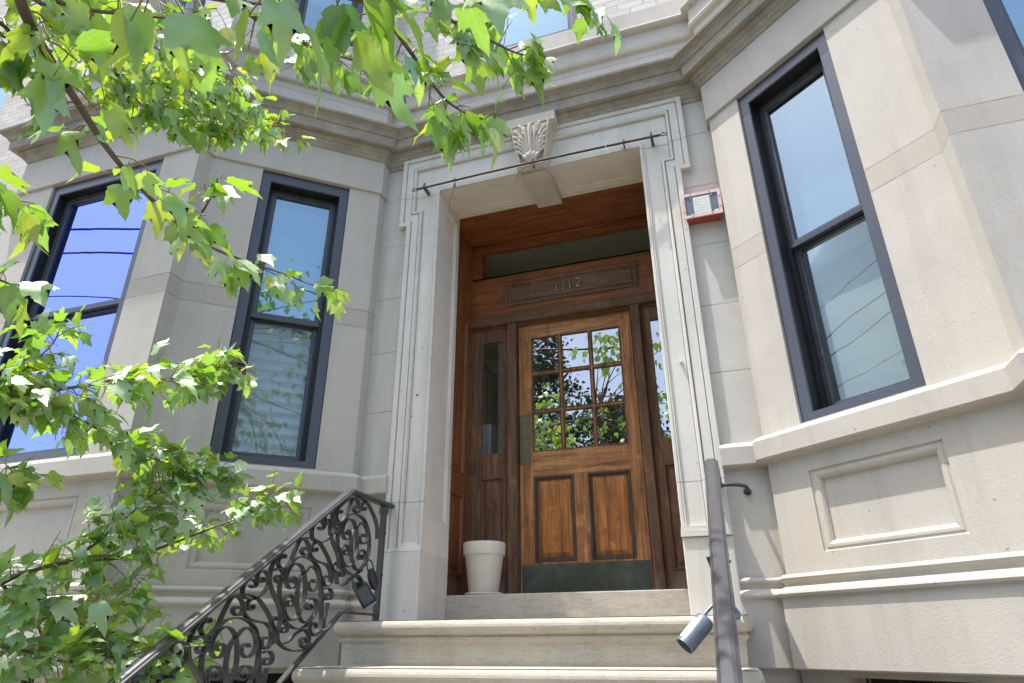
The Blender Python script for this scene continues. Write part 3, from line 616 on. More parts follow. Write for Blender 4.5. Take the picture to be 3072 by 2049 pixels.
prof = [(-0.112, 0.0), (-0.112, 0.022), (-0.106, 0.034), (-0.092, 0.036), (-0.085, 0.030), (-0.05, 0.034), (-0.028, 0.030), (-0.020, 0.026), (-0.016, 0.034), (-0.006, 0.034), (-0.002, 0.027), (0.002, 0.027), (0.006, 0.034), (0.016, 0.034), (0.02, 0.026), (0.028, 0.030), (0.05, 0.034), (0.085, 0.030), (0.092, 0.036), (0.106, 0.034), (0.112, 0.022), (0.112, 0.0)]
m.loops([[(x + 0.006, -0.078 + r * math.cos(6.2832 * k / 20), 2.880 + r * math.sin(6.2832 * k / 20)) for k in range(20)] for x, r in prof], True, smooth=True)
m.build('keystone_scroll', M_key, surround); m = MB()
m.box(-0.088, 0.106, -0.05, 0.405, 2.868, 2.932); m.box(-0.084, 0.098, -0.045, 0.03, 2.846, 2.90)
m.build('keystone_block', M_key, surround); m = MB()
m.box(-0.186, 0.194, -0.105, 0.04, 3.262, 3.345); m.box(-0.172, 0.180, -0.092, 0.04, 3.246, 3.264)
m.build('keystone_cap', M_key, surround)

# ---- doorway: oak lined vestibule
XW = 0.833; YC = 0.872
FSD = lambda s: (lambda a, b, c: (s * (XW + b), a, c))
for s in (1, -1):
    m = MB()
    hs = [(YR + 0.09, YC - 0.07, 0.14, 0.72), (YR + 0.09, YC - 0.07, 0.86, 2.16)]
    m.face(FSD(s), YR - 0.003, YC + .05, 0.0, ZTOP, hs)
    for q in hs: m.panel(FSD(s), *q, [(0, 0), (0.006, -0.008), (0.02, -0.008), (0.03, 0.012), (0.045, 0.014), (0.075, 0.004), (0.08, 0.004)])
    m.quad((s * W, YR - 0.003, 0), (s * XW, YR - 0.003, 0), (s * XW, YR - 0.003, ZTOP), (s * W, YR - 0.003, ZTOP))
    m.build('side_lining', M_linv, house)
m = MB(); m.box(-XW, XW, YR - 0.003, YC + .05, ZTOP - 0.002, ZTOP + 0.02); m.tube([(-XW, YC - 0.012, ZTOP - 0.014), (XW, YC - 0.012, ZTOP - 0.014)], 0.016, 8)
m.build('vestibule_ceiling', M_ceil, house)
m = MB(); m.bbox(-W, W, YR - 0.012, 1.05, ZB - .02, 0.0, 0.006); m.box(-XW, XW, YR + .2, 1.05, -.05, -0.002); m.build('door_sill', M_step, house)
# transom light
m = MB(); m.box(-XW, XW, YC, YC + .07, 2.862, ZTOP); m.box(-XW, -0.745, YC, YC + .07, 2.60, 2.862); m.box(0.772, XW, YC, YC + .07, 2.60, 2.862)
m.box(-XW + .02, XW - .02, YC - 0.016, YC, 2.872, 2.895)
tr = m.build('transom', M_ceil, house)
m = MB(); m.quad((-0.745, YC + .03, 2.60), (0.772, YC + .03, 2.60), (0.772, YC + .03, 2.862), (-0.745, YC + .03, 2.862)); m.build('pane', M_glasst, tr)
# number board
m = MB(); FNB = lambda a, b, c: (a, YC + b, c)
m.face(FNB, -XW, XW, 2.20, 2.60, [(-0.532, 0.59, 2.283, 2.507)]); m.box(-XW, XW, YC + .045, YC + .07, 2.20, 2.60); m.box(-XW, XW, YC, YC + .07, 2.585, 2.6)
nb = m.build('door_head', M_ceil, house)
m = MB(); m.panel(FNB, -0.532, 0.59, 2.283, 2.507, [(0, 0), (0.002, -0.014), (0.012, -0.018), (0.02, -0.012), (0.028, 0.012), (0.046, 0.014), (0.052, 0.006), (0.056, 0.006)])
bd = m.build('number_board', M_numb, nb)
def digit(ch, x):
    m = MB(); y = YC - 0.004; z = 2.366; h = 0.082
    if ch == '1':
        m.tube([(x, y, z), (x, y, z + h)], 0.0055, 8); m.tube([(x, y, z + h), (x - 0.011, y, z + h - 0.011)], 0.0045, 8); m.tube([(x - 0.010, y, z), (x + 0.010, y, z)], 0.005, 8)
    else:
        pts = [(-0.016, 0.062), (-0.012, 0.075), (0, 0.082), (0.013, 0.076), (0.017, 0.063), (0.012, 0.048), (0.0, 0.032), (-0.012, 0.016), (-0.017, 0.004), (-0.006, 0.006), (0.006, 0.001), (0.018, 0.006)]
        m.tube(spline([(x + a, y, z + b) for a, b in pts], 4), 0.0055, 8)
    m.build('digit', M_digit, bd)
for c, x in zip('1112', (-0.079, -0.022, 0.034, 0.106)): digit(c, x)
# header and posts
m = MB(); m.bbox(-XW, XW, YC - 0.030, YC + .07, 2.121, 2.199, 0.006); m.box(-XW, XW, YC + 0.012, YC + .075, 2.10, 2.122); m.build('header_beam', M_weathh, house)
for x0, x1 in ((-0.508, -0.434), (0.504, 0.577)):
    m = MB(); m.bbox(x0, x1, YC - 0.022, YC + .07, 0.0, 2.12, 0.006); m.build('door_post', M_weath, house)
# sidelights
for x0, x1, g0, g1 in ((-XW, -0.509, -0.735, -0.556), (0.578, XW, 0.645, 0.80)):
    m = MB(); yy = YC + 0.025
    FSL = lambda a, b, c: (a, yy + b, c)
    m.face(FSL, x0, x1, 0.0, 2.10, [(g0, g1, 1.04, 1.985, 0.02), (g0 - .01, g1 + .01, 0.15, 0.86)])
    m.panel(FSL, g0 - .01, g1 + .01, 0.15, 0.86, [(0, 0), (0.004, -0.006), (0.012, -0.006), (0.018, 0.014), (0.03, 0.016), (0.06, 0.004), (0.062, 0.004)])
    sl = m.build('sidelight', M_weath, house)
    m = MB(); m.quad((g0, yy + .015, 1.04), (g1, yy + .015, 1.04), (g1, yy + .015, 1.985), (g0, yy + .015, 1.985)); m.build('pane', M_glasss if x0 < 0 else M_glassd, sl)
# the door leaf
dx0, dx1 = -0.423, 0.493
gx = [(-0.316, -0.092), (-0.070, 0.154), (0.176, 0.400)]; gzs = [(1.035, 1.337), (1.360, 1.655), (1.678, 1.976)]
m = MB(); FD = lambda a, b, c: (a, YD + b, c)
holes = [(a, b, c, d, 0.018) for a, b in gx for c, d in gzs]
pans = [(-0.318, -0.012, 0.236, 0.843), (0.089, 0.400, 0.236, 0.843)]
m.face(FD, dx0, dx1, 0.004, 2.112, holes + pans)
for s_ in (dx0, dx1): m.quad((s_, YD, 0.004), (s_, YD + .045, 0.004), (s_, YD + .045, 2.112), (s_, YD, 2.112))
door = m.build('door', M_wood, house)
m = MB(); m.box(dx0 + .105, dx1 - .09, -0.0015, 0.02, 1.98, 2.11, FD); m.build('door_rail', M_woodh, door); m = MB(); m.box(dx0 + .105, dx1 - .09, -0.0015, 0.02, 0.848, 1.03, FD)
m.build('door_rail', M_woodh, door)
for q in pans:
    i_ = 0.033; m = MB(); m.panel(FD, q[0] + i_, q[1] - i_, q[2] + i_, q[3] - i_, [(0, 0.018), (0.026, 0.004), (0.030, 0.003)]); m.build('door_panel', M_panel, door)
    m = MB(); m.loops([[FD(x_, y_, z_) for x_, z_ in ((q[0] + k_, q[2] + k_), (q[1] - k_, q[2] + k_), (q[1] - k_, q[3] - k_), (q[0] + k_, q[3] - k_))] for k_, y_ in ((0, 0), (0.004, -0.005), (0.014, -0.005), (0.020, 0.016), (i_, 0.018))], True); m.build('panel_moulding', M_mould, door)
m = MB()
for a, b in gx:
    for c, d in gzs:
        for i, yy in ((0, 0),):
            m.loops([[FD(p, y, q) for p, q in ((a + k, c + k), (b - k, c + k), (b - k, d - k), (a + k, d - k))] for k, y in ((-0.003, 0.0), (-0.003, -0.006), (0.001, -0.006), (0.006, 0.004), (0.006, 0.014))], True)
m.build('glazing_bar', M_weath, door)
for a, b in gx:
    for c, d in gzs:
        m = MB(); m.quad(FD(a, 0.012, c), FD(b, 0.012, c), FD(b, 0.012, d), FD(a, 0.012, d)); m.build('pane', M_glassd, door)
m = MB(); m.bbox(-0.412, 0.484, -0.004, 0.0, 0.006, 0.222, 0.0015, FD)
for k in range(6):
    for zz in (0.20,): m.tube([FD(-0.39 + k * 0.170, -0.006, zz), FD(-0.39 + k * 0.170, 0.0, zz)], 0.006, 8)
m.build('kick_plate', M_kick, door)
m = MB(); m.bbox(-0.4235, -0.334, -0.004, 0.0, 0.938, 1.332, 0.0015, FD)
for x in (-0.415, -0.343):
    for z in (0.95, 1.13, 1.32): m.tube([FD(x, -0.006, z), FD(x, 0.0, z)], 0.004, 8)
m.build('lock_plate', plain('dull_lock_plate', (0.17, 0.135, 0.085), 0.4, 0.6, 0.25, 20), door)
# hall behind the glass
m = MB(); Fh = W3
x0, x1, y0, y1, z0, z1 = -1.15, 1.15, 0.96, 4.2, -0.01, 3.05
m.face(lambda a_, b_, c_: (a_, y1 + b_, c_), x0, x1, z0, z1, [(-0.6, 0.6, 0.3, 1.55, 0.2)]); m.quad((x0, y0, z0), (x0, y1, z0), (x0, y1, z1), (x0, y0, z1)); m.quad((x1, y0, z0), (x1, y1, z0), (x1, y1, z1), (x1, y0, z1))  # rear opening added only to let sky light into the hall
m.quad((x0, y0, z1), (x1, y0, z1), (x1, y1, z1), (x0, y1, z1)); m.quad((x0, y0, z0), (x1, y0, z0), (x1, y1, z0), (x0, y1, z0))
for s in (1, -1): m.quad((s * XW, y0, z0), (s * 1.15, y0, z0), (s * 1.15, y0, z1), (s * XW, y0, z1))
m.quad((-XW, y0, 2.93), (XW, y0, 2.93), (XW, y0, z1), (-XW, y0, z1))
m.box(-1.14, -0.62, 1.9, 2.3, 2.3, 3.04)
m.build('entrance_hall', M_plaster, house)
cab = thing('wall_cabinet', 'white cabinet standing inside behind the left sidelight glass', 'cabinet', (-0.9, 1.35, 0))
m = MB(); m.box(-1.10, -0.735, 1.12, 1.6, 0.0, 1.36); m.build('body', M_white, cab)
m = MB(); m.box(-1.06, -0.76, 1.105, 1.119, 0.05, 1.32); m.build('cabinet_door', M_white, cab)
lamp = thing('ceiling_lamp', 'brass ceiling lamp seen through the glass above the number board', 'lamp', (0.03, 1.7, 3.05))
m = MB(); m.lathe([(0.0, -.085), (0.012, -.08), (0.016, -.06), (0.01, -.045), (0.03, -.035), (0.075, -.03), (0.095, -.02), (0.10, 0.0)], (0.03, 1.7, 3.046), 24); m.build('canopy', M_brass, lamp)
m = MB(); m.lathe([(0.0, -.16), (0.04, -.15), (0.055, -.12), (0.045, -.09), (0.0, -.083)], (0.03, 1.7, 3.046), 20); m.build('lamp_globe', M_brass, lamp)

# ================================================================ NEIGHBOUR on the left
nb_ = thing('brick_house', 'neighbouring house of pale buff brick set back past the left bay', 'house', (-8, 0.2, GZ))
m = MB(); FN = lambda x, y, z: (x, 0.16 + y, z)
m.face(FN, -13.5, -XE, GZ, 9.5, [(-8.15, -6.98, 4.6, 6.95, 0.14), (-8.15, -6.98, 0.8, 2.9, 0.14), (-11.6, -10.4, 4.6, 6.95, 0.14), (-11.6, -10.4, 0.8, 2.9, 0.14)])
m.build('wall', M_brick2, nb_)
for z0, z1, nm_ in ((6.951, 7.25, 'lintel'), (4.45, 4.599, 'window_sill'), (2.901, 3.15, 'lintel')):
    m = MB(); m.box(-8.3, -6.83, 0.09, 0.2, z0, z1); m.build(nm_, M_lime, nb_)
for z0, z1 in ((4.6, 6.95), (0.8, 2.9)):
    for x0, x1 in ((-8.15, -6.98), (-11.6, -10.4)):
        m = MB()
        for a, b, c, d in ((x0, x1, z1 - .09, z1), (x0, x1, z0, z0 + .07), (x0, x0 + .08, z0 + .07, z1 - .09), (x1 - .08, x1, z0 + .07, z1 - .09), (x0 + .08, x1 - .08, (z0 + z1) / 2 - .03, (z0 + z1) / 2 + .03)): m.box(a, b, 0.22, 0.30, c, d)
        w = m.build('window', M_frame, nb_)
        m = MB(); m.quad((x0, .27, z0), (x1, .27, z0), (x1, .27, z1), (x0, .27, z1)); m.build('pane', M_glassb, w)
        m = MB(); m.quad((x0, .5, z0), (x1, .5, z0), (x1, .5, z1), (x0, .5, z1)); m.build('window_blind', M_curt, w)

# ================================================================ GROUND
m = MB(); m.quad((-60, -60, GZ - .16), (60, -60, GZ - .16), (60, 40, GZ - .16), (-60, 40, GZ - .16)); o = m.build('road', M_road); o['kind'] = 'structure'
m = MB(); m.bbox(-60, 60, -6.4, 5.0, GZ - .17, GZ, 0.0); o = m.build('pavement', M_walk); o['kind'] = 'structure'
m = MB(); m.box(-60, 60, -22, -15.5, GZ - .17, GZ); o = m.build('far_pavement', M_walk); o['kind'] = 'structure'

# ================================================================ STOOP
stoop = thing('stone_stoop', 'broad limestone front steps with rounded nosings leading up to the door', 'steps', (0, -1.2, GZ))
RISE, RUN, NY, HW = 0.215, 0.313, -0.41, 1.075
NST = 8
for n in range(NST):
    zt = -0.170 - RISE * n; ny = NY - RUN * n; r = 0.036
    m = MB(); yb = 0.42 if n == 0 else ny + RUN + 0.06
    hw = HW + 0.006 * n
    c = 0.03
    plan = [(-hw, yb), (-hw, ny + c), (-hw + c * .3, ny + c * .3), (-hw + c, ny), (hw - c, ny), (hw - c * .3, ny + c * .3), (hw, ny + c), (hw, yb)]
    if n == 0: plan[0] = (-hw, 0.035); plan[-1] = (hw, 0.035)
    prof = [(-0.02, zt)] + [(-0.036 + 0.036 * math.sin(a), zt - 0.036 + 0.036 * math.cos(a)) for a in [math.pi * k / 10 for k in range(1, 11)]]
    prof = [(d, z) for d, z in prof] + [(-0.036, zt - 0.080), (-0.030, zt - 0.083), (-0.030, zt - 0.096), (-0.046, zt - 0.112), (-0.050, zt - RISE - 0.004)]
    Lp = []
    for d, z in prof: Lp.append([(x, y, z) for x, y in offset(plan, d)])
    m.loops(Lp, smooth=False)
    top = Lp[0]
    m.add(top, [tuple(range(len(top)))])
    if n == 0: m.quad((-W - .25, 0.03, zt), (W + .25, 0.03, zt), (W, YR + .02, zt), (-W, YR + .02, zt))
    m.build('step', M_step, stoop)
# ================================================================ RAILINGS
SLOPE = 0.687
def ribbon(mb, pts, w=0.0125, t=0.0030, F=None):
    """flat iron bar bent along pts=(y, z), width across x"""
    P = [Vector((0, a, b)) for a, b in pts]; L = []
    for i, p in enumerate(P):
        d = (P[min(i + 1, len(P) - 1)] - P[max(i - 1, 0)]).normalized(); n = Vector((0, -d.z, d.y))
        L.append([(-1.0 + sx * w, p.y + n.y * t * sn, p.z + n.z * t * sn) for sx, sn in ((-1, -1), (1, -1), (1, 1), (-1, 1))])
    mb.loops(L, True, True)
rail = thing('iron_railing', 'black scrollwork iron railing on the left of the steps, two lockboxes hanging in it', 'railing', (-1.0, -1.3, GZ), 'scrolled iron railings flanking the steps')
YK = -0.467; ZK = 0.503
def hz(y): return ZK if y > YK else ZK + SLOPE * (y - YK)
Y_END = -2.80
m = MB(); cs = [(-0.032, 0.0), (-0.032, 0.010), (-0.026, 0.013), (-0.021, 0.019), (-0.010, 0.022), (0.010, 0.022), (0.021, 0.019), (0.026, 0.013), (0.032, 0.010), (0.032, 0.0), (0.016, -0.008), (-0.016, -0.008)]
sl = math.atan(SLOPE); ns = (math.sin(sl) * -1, math.cos(sl)); nk = (-math.sin(sl / 2), math.cos(sl / 2))
L = []
for (y, z), (ny, nz), k in (((0.012, ZK), (0, 1), 1), ((YK, ZK), nk, 1 / math.cos(sl / 2)), ((Y_END, hz(Y_END)), ns, 1), ((Y_END - 0.10, hz(Y_END) - 0.02), (-0.2, 0.98), 1)):
    L.append([(-1.0 + a, y + ny * b * k, z + nz * b * k) for a, b in cs])
m.loops(L, True, True); m.build('handrail', M_rail, rail)
m = MB(); ZB2 = -0.128; YB2 = -0.445; L = []
for (y, z), (ny, nz) in (((-0.06, ZB2), (0, 1)), ((YB2, ZB2), nk), ((Y_END, ZB2 + SLOPE * (Y_END - YB2)), ns)):
    L.append([(-1.0 + a, y + ny * b, z + nz * b) for a, b in ((-0.014, -0.006), (0.014, -0.006), (0.014, 0.006), (-0.014, 0.006))])
m.loops(L, True, True); m.build('bottom_rail', M_iron, rail)
m = MB(); m.box(-1.015, -0.985, -0.085, -0.055, -0.172, ZK - 0.006); m.box(-1.021, -0.979, -0.091, -0.049, ZK - 0.055, ZK - 0.012)
for zz in (0.09, 0.33): m.tube([(-0.984, -0.07, zz), (-0.976, -0.07, zz)], 0.007, 8)
m.build('rail_post', M_iron, rail)
m = MB(); zt = -0.170 - RISE * 7; m.box(-1.018, -0.982, Y_END - 0.018, Y_END + 0.018, zt - RISE + 0.002, hz(Y_END) - 0.004); m.lathe([(0.0, 0.055), (0.018, 0.05), (0.026, 0.03), (0.018, 0.01), (0.03, 0.0)], (-1.0, Y_END, hz(Y_END) + 0.02), 14)
m.build('newel_post', M_iron, rail)
def scroll(dy, dz, skip=()):
    m = MB()
    for k, pts in SCROLL.items():
        if k in skip: continue
        if k == '20' and dy < -0.1: pts = [(-1.157 + 0.422 + (y_ + 0.69) * 0.83, 0.190 + (z_ - 0.197) * 0.74) for y_, z_ in pts]
        ribbon(m, [(p.y, p.z) for p in spline([(0, a + dy, b + dz) for a, b in pts], 4)])
    for cy, cz in ((-0.59, 0.02), (-0.62, -0.17), (-1.05, 0.0), (-0.82, 0.05)): m.tube([(-0.986, cy + dy, cz + dz), (-0.980, cy + dy, cz + dz)], 0.006, 8)
    return m.build('scroll_panel', M_iron, rail)
scroll(0.440, 0.283, ('20', '18', '19', '13', '4', '10'))
for k in range(0, 5): scroll(-0.422 * k, -0.2915 * k)
rail2 = copy_tree(rail); rail2.location.x = 0.985
rail2['label'] = 'black iron railing on the right of the steps, seen end-on, braced to the wall'
m = MB(); br = spline([(0.985, -0.06, 0.47), (1.04, -0.055, 0.482), (1.10, -0.05, 0.478), (1.135, -0.04, 0.468), (1.142, -0.015, 0.458), (1.142, 0.045, 0.455)], 4)
m.tube(br, 0.011, 10); m.tube([(1.142, 0.026, 0.455), (1.142, 0.041, 0.455)], 0.02, 12); m.build('wall_brace', M_iron, rail2)

# ---- lockboxes
def obox(mb, c, a, b, n, hw, hl, ht, bev):
    c, a, b, n = Vector(c), Vector(a).normalized(), Vector(b).normalized(), Vector(n).normalized()
    F = lambda x, y, z: tuple(c + a * x + b * z + n * -y)
    mb.bbox(-hw, hw, -ht, ht, -hl, hl, bev, F); return F
lb = thing('lockbox', 'square black key lockbox hanging low in the left railing by its shackle', 'lockbox', (-0.97, -0.30, -0.03), 'lockboxes hanging on the railings')
m = MB(); rr = Vector((0.80, 0.60, 0)); bb = (rr * 0.55 + Vector((0, 0, -0.83))).normalized(); nn = Vector((0.60, -0.80, -0.05)); aa = bb.cross(nn)
C1 = Vector((-0.955, -0.292, -0.035))
obox(m, C1, aa, -bb, nn, 0.040, 0.060, 0.022, 0.008); m.build('body', M_lock, lb)
m = MB(); obox(m, C1 + nn * 0.0215, aa, -bb, nn, 0.030, 0.044, 0.002, 0.001); m.build('front_cover', M_lockg, lb)
m = MB(); top = C1 - bb * 0.058
m.tube(spline([top + aa * 0.026, top + aa * 0.026 - bb * 0.035, top + aa * 0.014 - bb * 0.055, top - aa * 0.014 - bb * 0.055, top - aa * 0.026 - bb * 0.035, top - aa * 0.026], 4), 0.0055, 8); m.build('shackle', M_lockg, lb)
m = MB(); obox(m, C1 + bb * 0.063, aa, -bb, nn, 0.036, 0.005, 0.02, 0.003); m.build('base_glint', plain('pale_glint_grey', (0.32, 0.32, 0.33), 0.4, 0.4), lb)  # pale strip stands for the bright glint along the lockbox bottom
lb2 = thing('lockbox', 'rounded narrow black key lockbox hanging beside the left railing post', 'lockbox', (-0.97, -0.20, 0.05), 'lockboxes hanging on the railings')
m = MB(); b2 = (rr * 0.30 + Vector((0, 0, -0.95))).normalized(); n2 = Vector((0.85, -0.5, 0.1)); a2 = b2.cross(n2).normalized(); n2 = a2.cross(b2).normalized(); C2 = Vector((-0.965, -0.20, 0.055))
Ls = []
for t in range(11):
    u = -1 + 2 * t / 10; w = max(0.02, (1 - abs(u) ** 3)) ** 0.5
    Ls.append([tuple(C2 + b2 * u * 0.062 + a2 * 0.030 * w * math.cos(6.2832 * k / 20) + n2 * 0.021 * w * math.sin(6.2832 * k / 20)) for k in range(20)])
m.loops(Ls, True, True, True); m.build('body', M_lock, lb2)
m = MB(); t2 = C2 - b2 * 0.052
m.tube(spline([t2 + a2 * 0.018, t2 + a2 * 0.018 - b2 * 0.04, t2 - b2 * 0.06, t2 - a2 * 0.018 - b2 * 0.04, t2 - a2 * 0.018], 4), 0.005, 8); m.build('shackle', M_lockg, lb2)
cy = thing('lockbox', 'grey blue cylindrical lockbox with a white label strip hanging on the right railing', 'lockbox', (0.87, -1.02, -0.24), 'lockboxes hanging on the railings')
A0, A1 = Vector((0.818, -1.04, -0.297)), Vector((0.905, -0.99, -0.203)); ax = (A1 - A0).normalized(); s1 = ax.cross(Vector((0, 1, 0))).normalized(); s2 = ax.cross(s1)
def ring(c, r, n=48): return [tuple(c + s1 * r * math.cos(6.2832 * k / n) + s2 * r * math.sin(6.2832 * k / n)) for k in range(n)]
m = MB(); m.loops([ring(A0 + ax * .03, 0.0), ring(A0 + ax * .03, 0.0305), ring(A0, 0.0315), ring(A0, 0.0355), ring(A0 + ax * .012, 0.036), ring(A1 - ax * .02, 0.036), ring(A1 - ax * .006, 0.032), ring(A1, 0.018), ring(A1, 0.0)], True, False, False)
m.build('body', M_blue, cy)
m = MB(); Ls = []
for t in range(7):
    v_ = Vector((-0.45, -0.75, 0.45)); an = math.atan2(v_.dot(s2), v_.dot(s1)) - 0.42 + 0.84 * t / 6
    d = s1 * math.cos(an) + s2 * math.sin(an)
    Ls.append([tuple(A0 + ax * .014 + d * 0.0368), tuple(A0 + ax * .105 + d * 0.0368)])
m.loops(Ls); m.build('label_strip', M_label, cy)
m = MB(); m.tube(spline([A1 + s1 * 0.014, A1 + ax * .05 + s1 * .012, Vector((0.96, -0.96, -0.15)), Vector((1.00, -0.95, -0.16)), Vector((1.02, -0.97, -0.20)), A1 + ax * .02 - s1 * 0.014], 5), 0.007, 8); m.build('shackle', M_blue, cy)
lb3 = tag(thing('lockbox', '', '', (0.91, -0.5, 0.03)), 'small black lockbox half hidden behind the upper right railing', 'lockbox', 'lockboxes hanging on the railings')
m = MB(); obox(m, (0.952, -0.5, 0.035), (0.95, 0.05, 0.25), (-0.25, 0, 0.95), (0.05, -1, 0), 0.034, 0.046, 0.016, 0.006); m.build('body', M_lock, lb3)
m = MB(); m.tube(spline([(0.935, -0.5, 0.08), (0.945, -0.5, 0.12), (0.965, -0.5, 0.135), (0.985, -0.5, 0.12), (0.98, -0.5, 0.07), (0.955, -0.5, 0.07)], 4), 0.005, 8); m.build('shackle', M_lockg, lb3)

# ---- flower pot
PX, PY = -0.575, 0.572
pot = thing('flower_pot', 'empty cream flower pot standing left of the oak door', 'flower pot', (PX, PY, 0))
m = MB(); m.lathe([(0.0, 0.016), (0.094, 0.016), (0.099, 0.022), (0.128, 0.246), (0.130, 0.250), (0.139, 0.253), (0.1415, 0.259), (0.1445, 0.325), (0.143, 0.332), (0.139, 0.335), (0.133, 0.332), (0.130, 0.320), (0.118, 0.20), (0.0, 0.19)], (PX, PY, 0), 56); m.build('body', M_pot, pot)
m = MB(); m.lathe([(0.0, 0.001), (0.110, 0.001), (0.122, 0.006), (0.125, 0.017), (0.120, 0.020), (0.115, 0.014), (0.0, 0.014)], (PX, PY, 0), 56); m.build('saucer', M_pot, pot)

# ---- alarm box
al = thing('alarm_box', 'faded red alarm box with a milky lens on the wall right of the doorway', 'alarm box', (1.134, YS, 2.29))
m = MB(); m.bbox(1.027, 1.241, -0.046, YS - 0.001, 2.206, 2.381, 0.003); m.build('body', M_red, al)
m = MB(); FA = W3
for a, b, c, d in ((1.013, 1.255, 2.366, 2.387), (1.013, 1.255, 2.200, 2.219), (1.013, 1.030, 2.219, 2.366), (1.236, 1.255, 2.219, 2.366)): m.box(a, b, -0.056, -0.0465, c, d)
al_f = m.build('face_frame', M_pink, al)
m = MB()
for x, z in ((1.07, 2.376), (1.19, 2.376), (1.07, 2.209), (1.19, 2.209), (1.021, 2.33), (1.021, 2.25), (1.246, 2.33), (1.246, 2.25)): m.tube([(x, -0.059, z), (x, -0.0555, z)], 0.0032, 8)
m.build('screw', M_lockg, al_f)
m = MB(); m.box(1.030, 1.236, -0.050, -0.0465, 2.219, 2.366); m.build('back_panel', M_grey, al)
m = MB(); m.bbox(1.082, 1.188, -0.0535, -0.0505, 2.222, 2.356, 0.002)
for k in range(5): m.box(1.086, 1.184, -0.0542, -0.0536, 2.245 + k * 0.022, 2.2465 + k * 0.022)
m.build('lens', M_lensw, al)
m = MB(); m.box(1.205, 1.233, -0.0525, -0.0505, 2.223, 2.234); m.build('maker_badge', M_white, al)
m = MB()
for x, z in ((1.068, 2.354), (1.198, 2.354), (1.068, 2.226)): m.tube([(x, -0.054, z), (x, -0.05, z)], 0.004, 8)
m.build('fixing_bolt', M_white, al)

# ---- banner rod over the doorway
rod = thing('banner_rod', 'rusty brown banner rod slung across the lintel below the carved keystone', 'rod', (0, -0.05, 2.92))
m = MB(); rp = [(x, -0.055 - 0.03 * math.exp(-(x / 0.25) ** 2) * 0 - 0.075 * (1 - (x / 0.93) ** 2), 2.925 - 0.052 * (1 - (x / 0.93) ** 2)) for x in [-0.93 + 1.86 * k / 24 for k in range(25)]]
m.tube(rp, 0.0088, 10); m.build('bar', M_rust, rod)
for s in (1, -1):
    m = MB(); a, b = sorted((s * 0.862, s * 0.880)); m.bbox(a, b, -0.075, 0.0285, 2.912, 2.938, 0.003); m.box(a + .004, b - .004, -0.066, -0.052, 2.936, 2.965); m.build('rod_bracket', M_iron, rod)
    m = MB(); m.tube([(s * (0.955 + 0.020 * math.cos(t)), -0.055, 2.925 + 0.012 * math.sin(t)) for t in [6.2832 * k / 14 for k in range(15)]], 0.004, 6, False); m.build('eyelet', M_iron, rod)
for x in (-0.60, 0.03, 0.56, 0.68):
    m = MB(); yy = -0.055 - 0.075 * (1 - (x / 0.93) ** 2); zz = 2.925 - 0.052 * (1 - (x / 0.93) ** 2)
    m.tube([(x + 0.004 * math.sin(t), yy + 0.019 * math.cos(t), zz + 0.019 * math.sin(t)) for t in [6.2832 * k / 14 for k in range(15)]], 0.003, 6, False)
    m.tube([(x, yy, zz - 0.018), (x + .004, yy, zz - 0.05)], 0.006, 8); m.tube([(x + .004 + 0.008 * math.cos(t), yy, zz - 0.058 + 0.011 * math.sin(t)) for t in [6.2832 * k / 10 for k in range(11)]], 0.003, 6, False)
    m.build('hook', M_lockg if x != 0.56 else M_white, rod)
m = MB(); m.tube(spline([(-0.60, -0.10, 2.85), (-0.62, -0.08, 2.80), (-0.655, -0.05, 2.74), (-0.665, -0.03, 2.66)], 4), 0.0016, 5)
m.tube(spline([(0.03, -0.13, 2.87), (-0.06, -0.12, 2.83), (-0.11, -0.10, 2.80), (-0.12, -0.1, 2.74), (-0.09, -0.1, 2.76), (-0.11, -0.1, 2.84)], 4), 0.0014, 5)
m.tube(spline([(0.68, -0.10, 2.87), (0.66, -0.10, 2.835), (0.72, -0.1, 2.83), (0.70, -0.1, 2.87)], 4), 0.0014, 5); m.build('loose_wire', M_iron, rod)

# ---- window air conditioner on the upper left bay
ac = thing('air_conditioner', 'white window air conditioner jutting from the upper left bay window', 'air conditioner', (-3.2, YF - 0.2, 4.42))
m = MB(); X0, X1, Y0, Y1, Z0, Z1 = -3.42, -2.72, YF - 0.46, YF + 0.10, 4.50, 4.93
m.bbox(X0, X1, Y0, Y1, Z0, Z1, 0.012); m.build('case', M_white, ac)
m = MB()
for k in range(22): m.box(X1 - 0.004, X1 + 0.006, Y0 + 0.03 + k * 0.018, Y0 + 0.038 + k * 0.018, Z0 + 0.05, Z1 - 0.05)
for k in range(18): m.box(X0 + 0.05, X1 - 0.05, Y0 - 0.008, Y0 + 0.002, Z0 + 0.04 + k * 0.02, Z0 + 0.048 + k * 0.02)
m.build('grille', M_frame, ac)
for x in (X0 + 0.10, X1 - 0.10):
    m = MB(); m.box(x - 0.02, x + 0.02, Y0 + 0.02, YF + 0.01, Z0 - 0.035, Z0 - 0.003); m.box(x - .02, x + .02, YF - 0.035, YF - .002, 4.10, Z0 - 0.036)
    m.tube([(x, Y0 + 0.06, Z0 - 0.03), (x, YF - 0.03, 4.14)], 0.014, 8)
    m.build('support_bracket', M_white, ac)

# ---- overhead wires across the street (they show in the window reflections)
for k, (dz, r_) in enumerate(((0.0, 0.024), (0.85, 0.026), (-1.5, 0.014), (2.2, 0.012))):
    m = MB(); m.tube(spline([(-26, -8.2, 11.0 + dz), (-12.6, -7.5, 8.3 + dz * 0.8), (-6, -7.2, 6.3 + dz * 0.8), (2, -7.0, 5.2 + dz * 0.7), (14, -7.2, 6.2 + dz), (27, -7.6, 8.8 + dz)], 6), r_, 6)
    o = m.build('overhead_wire', M_black); tag(o, 'black overhead wire strung across the street, seen only mirrored in the windows', 'wire', 'overhead wires along the street')

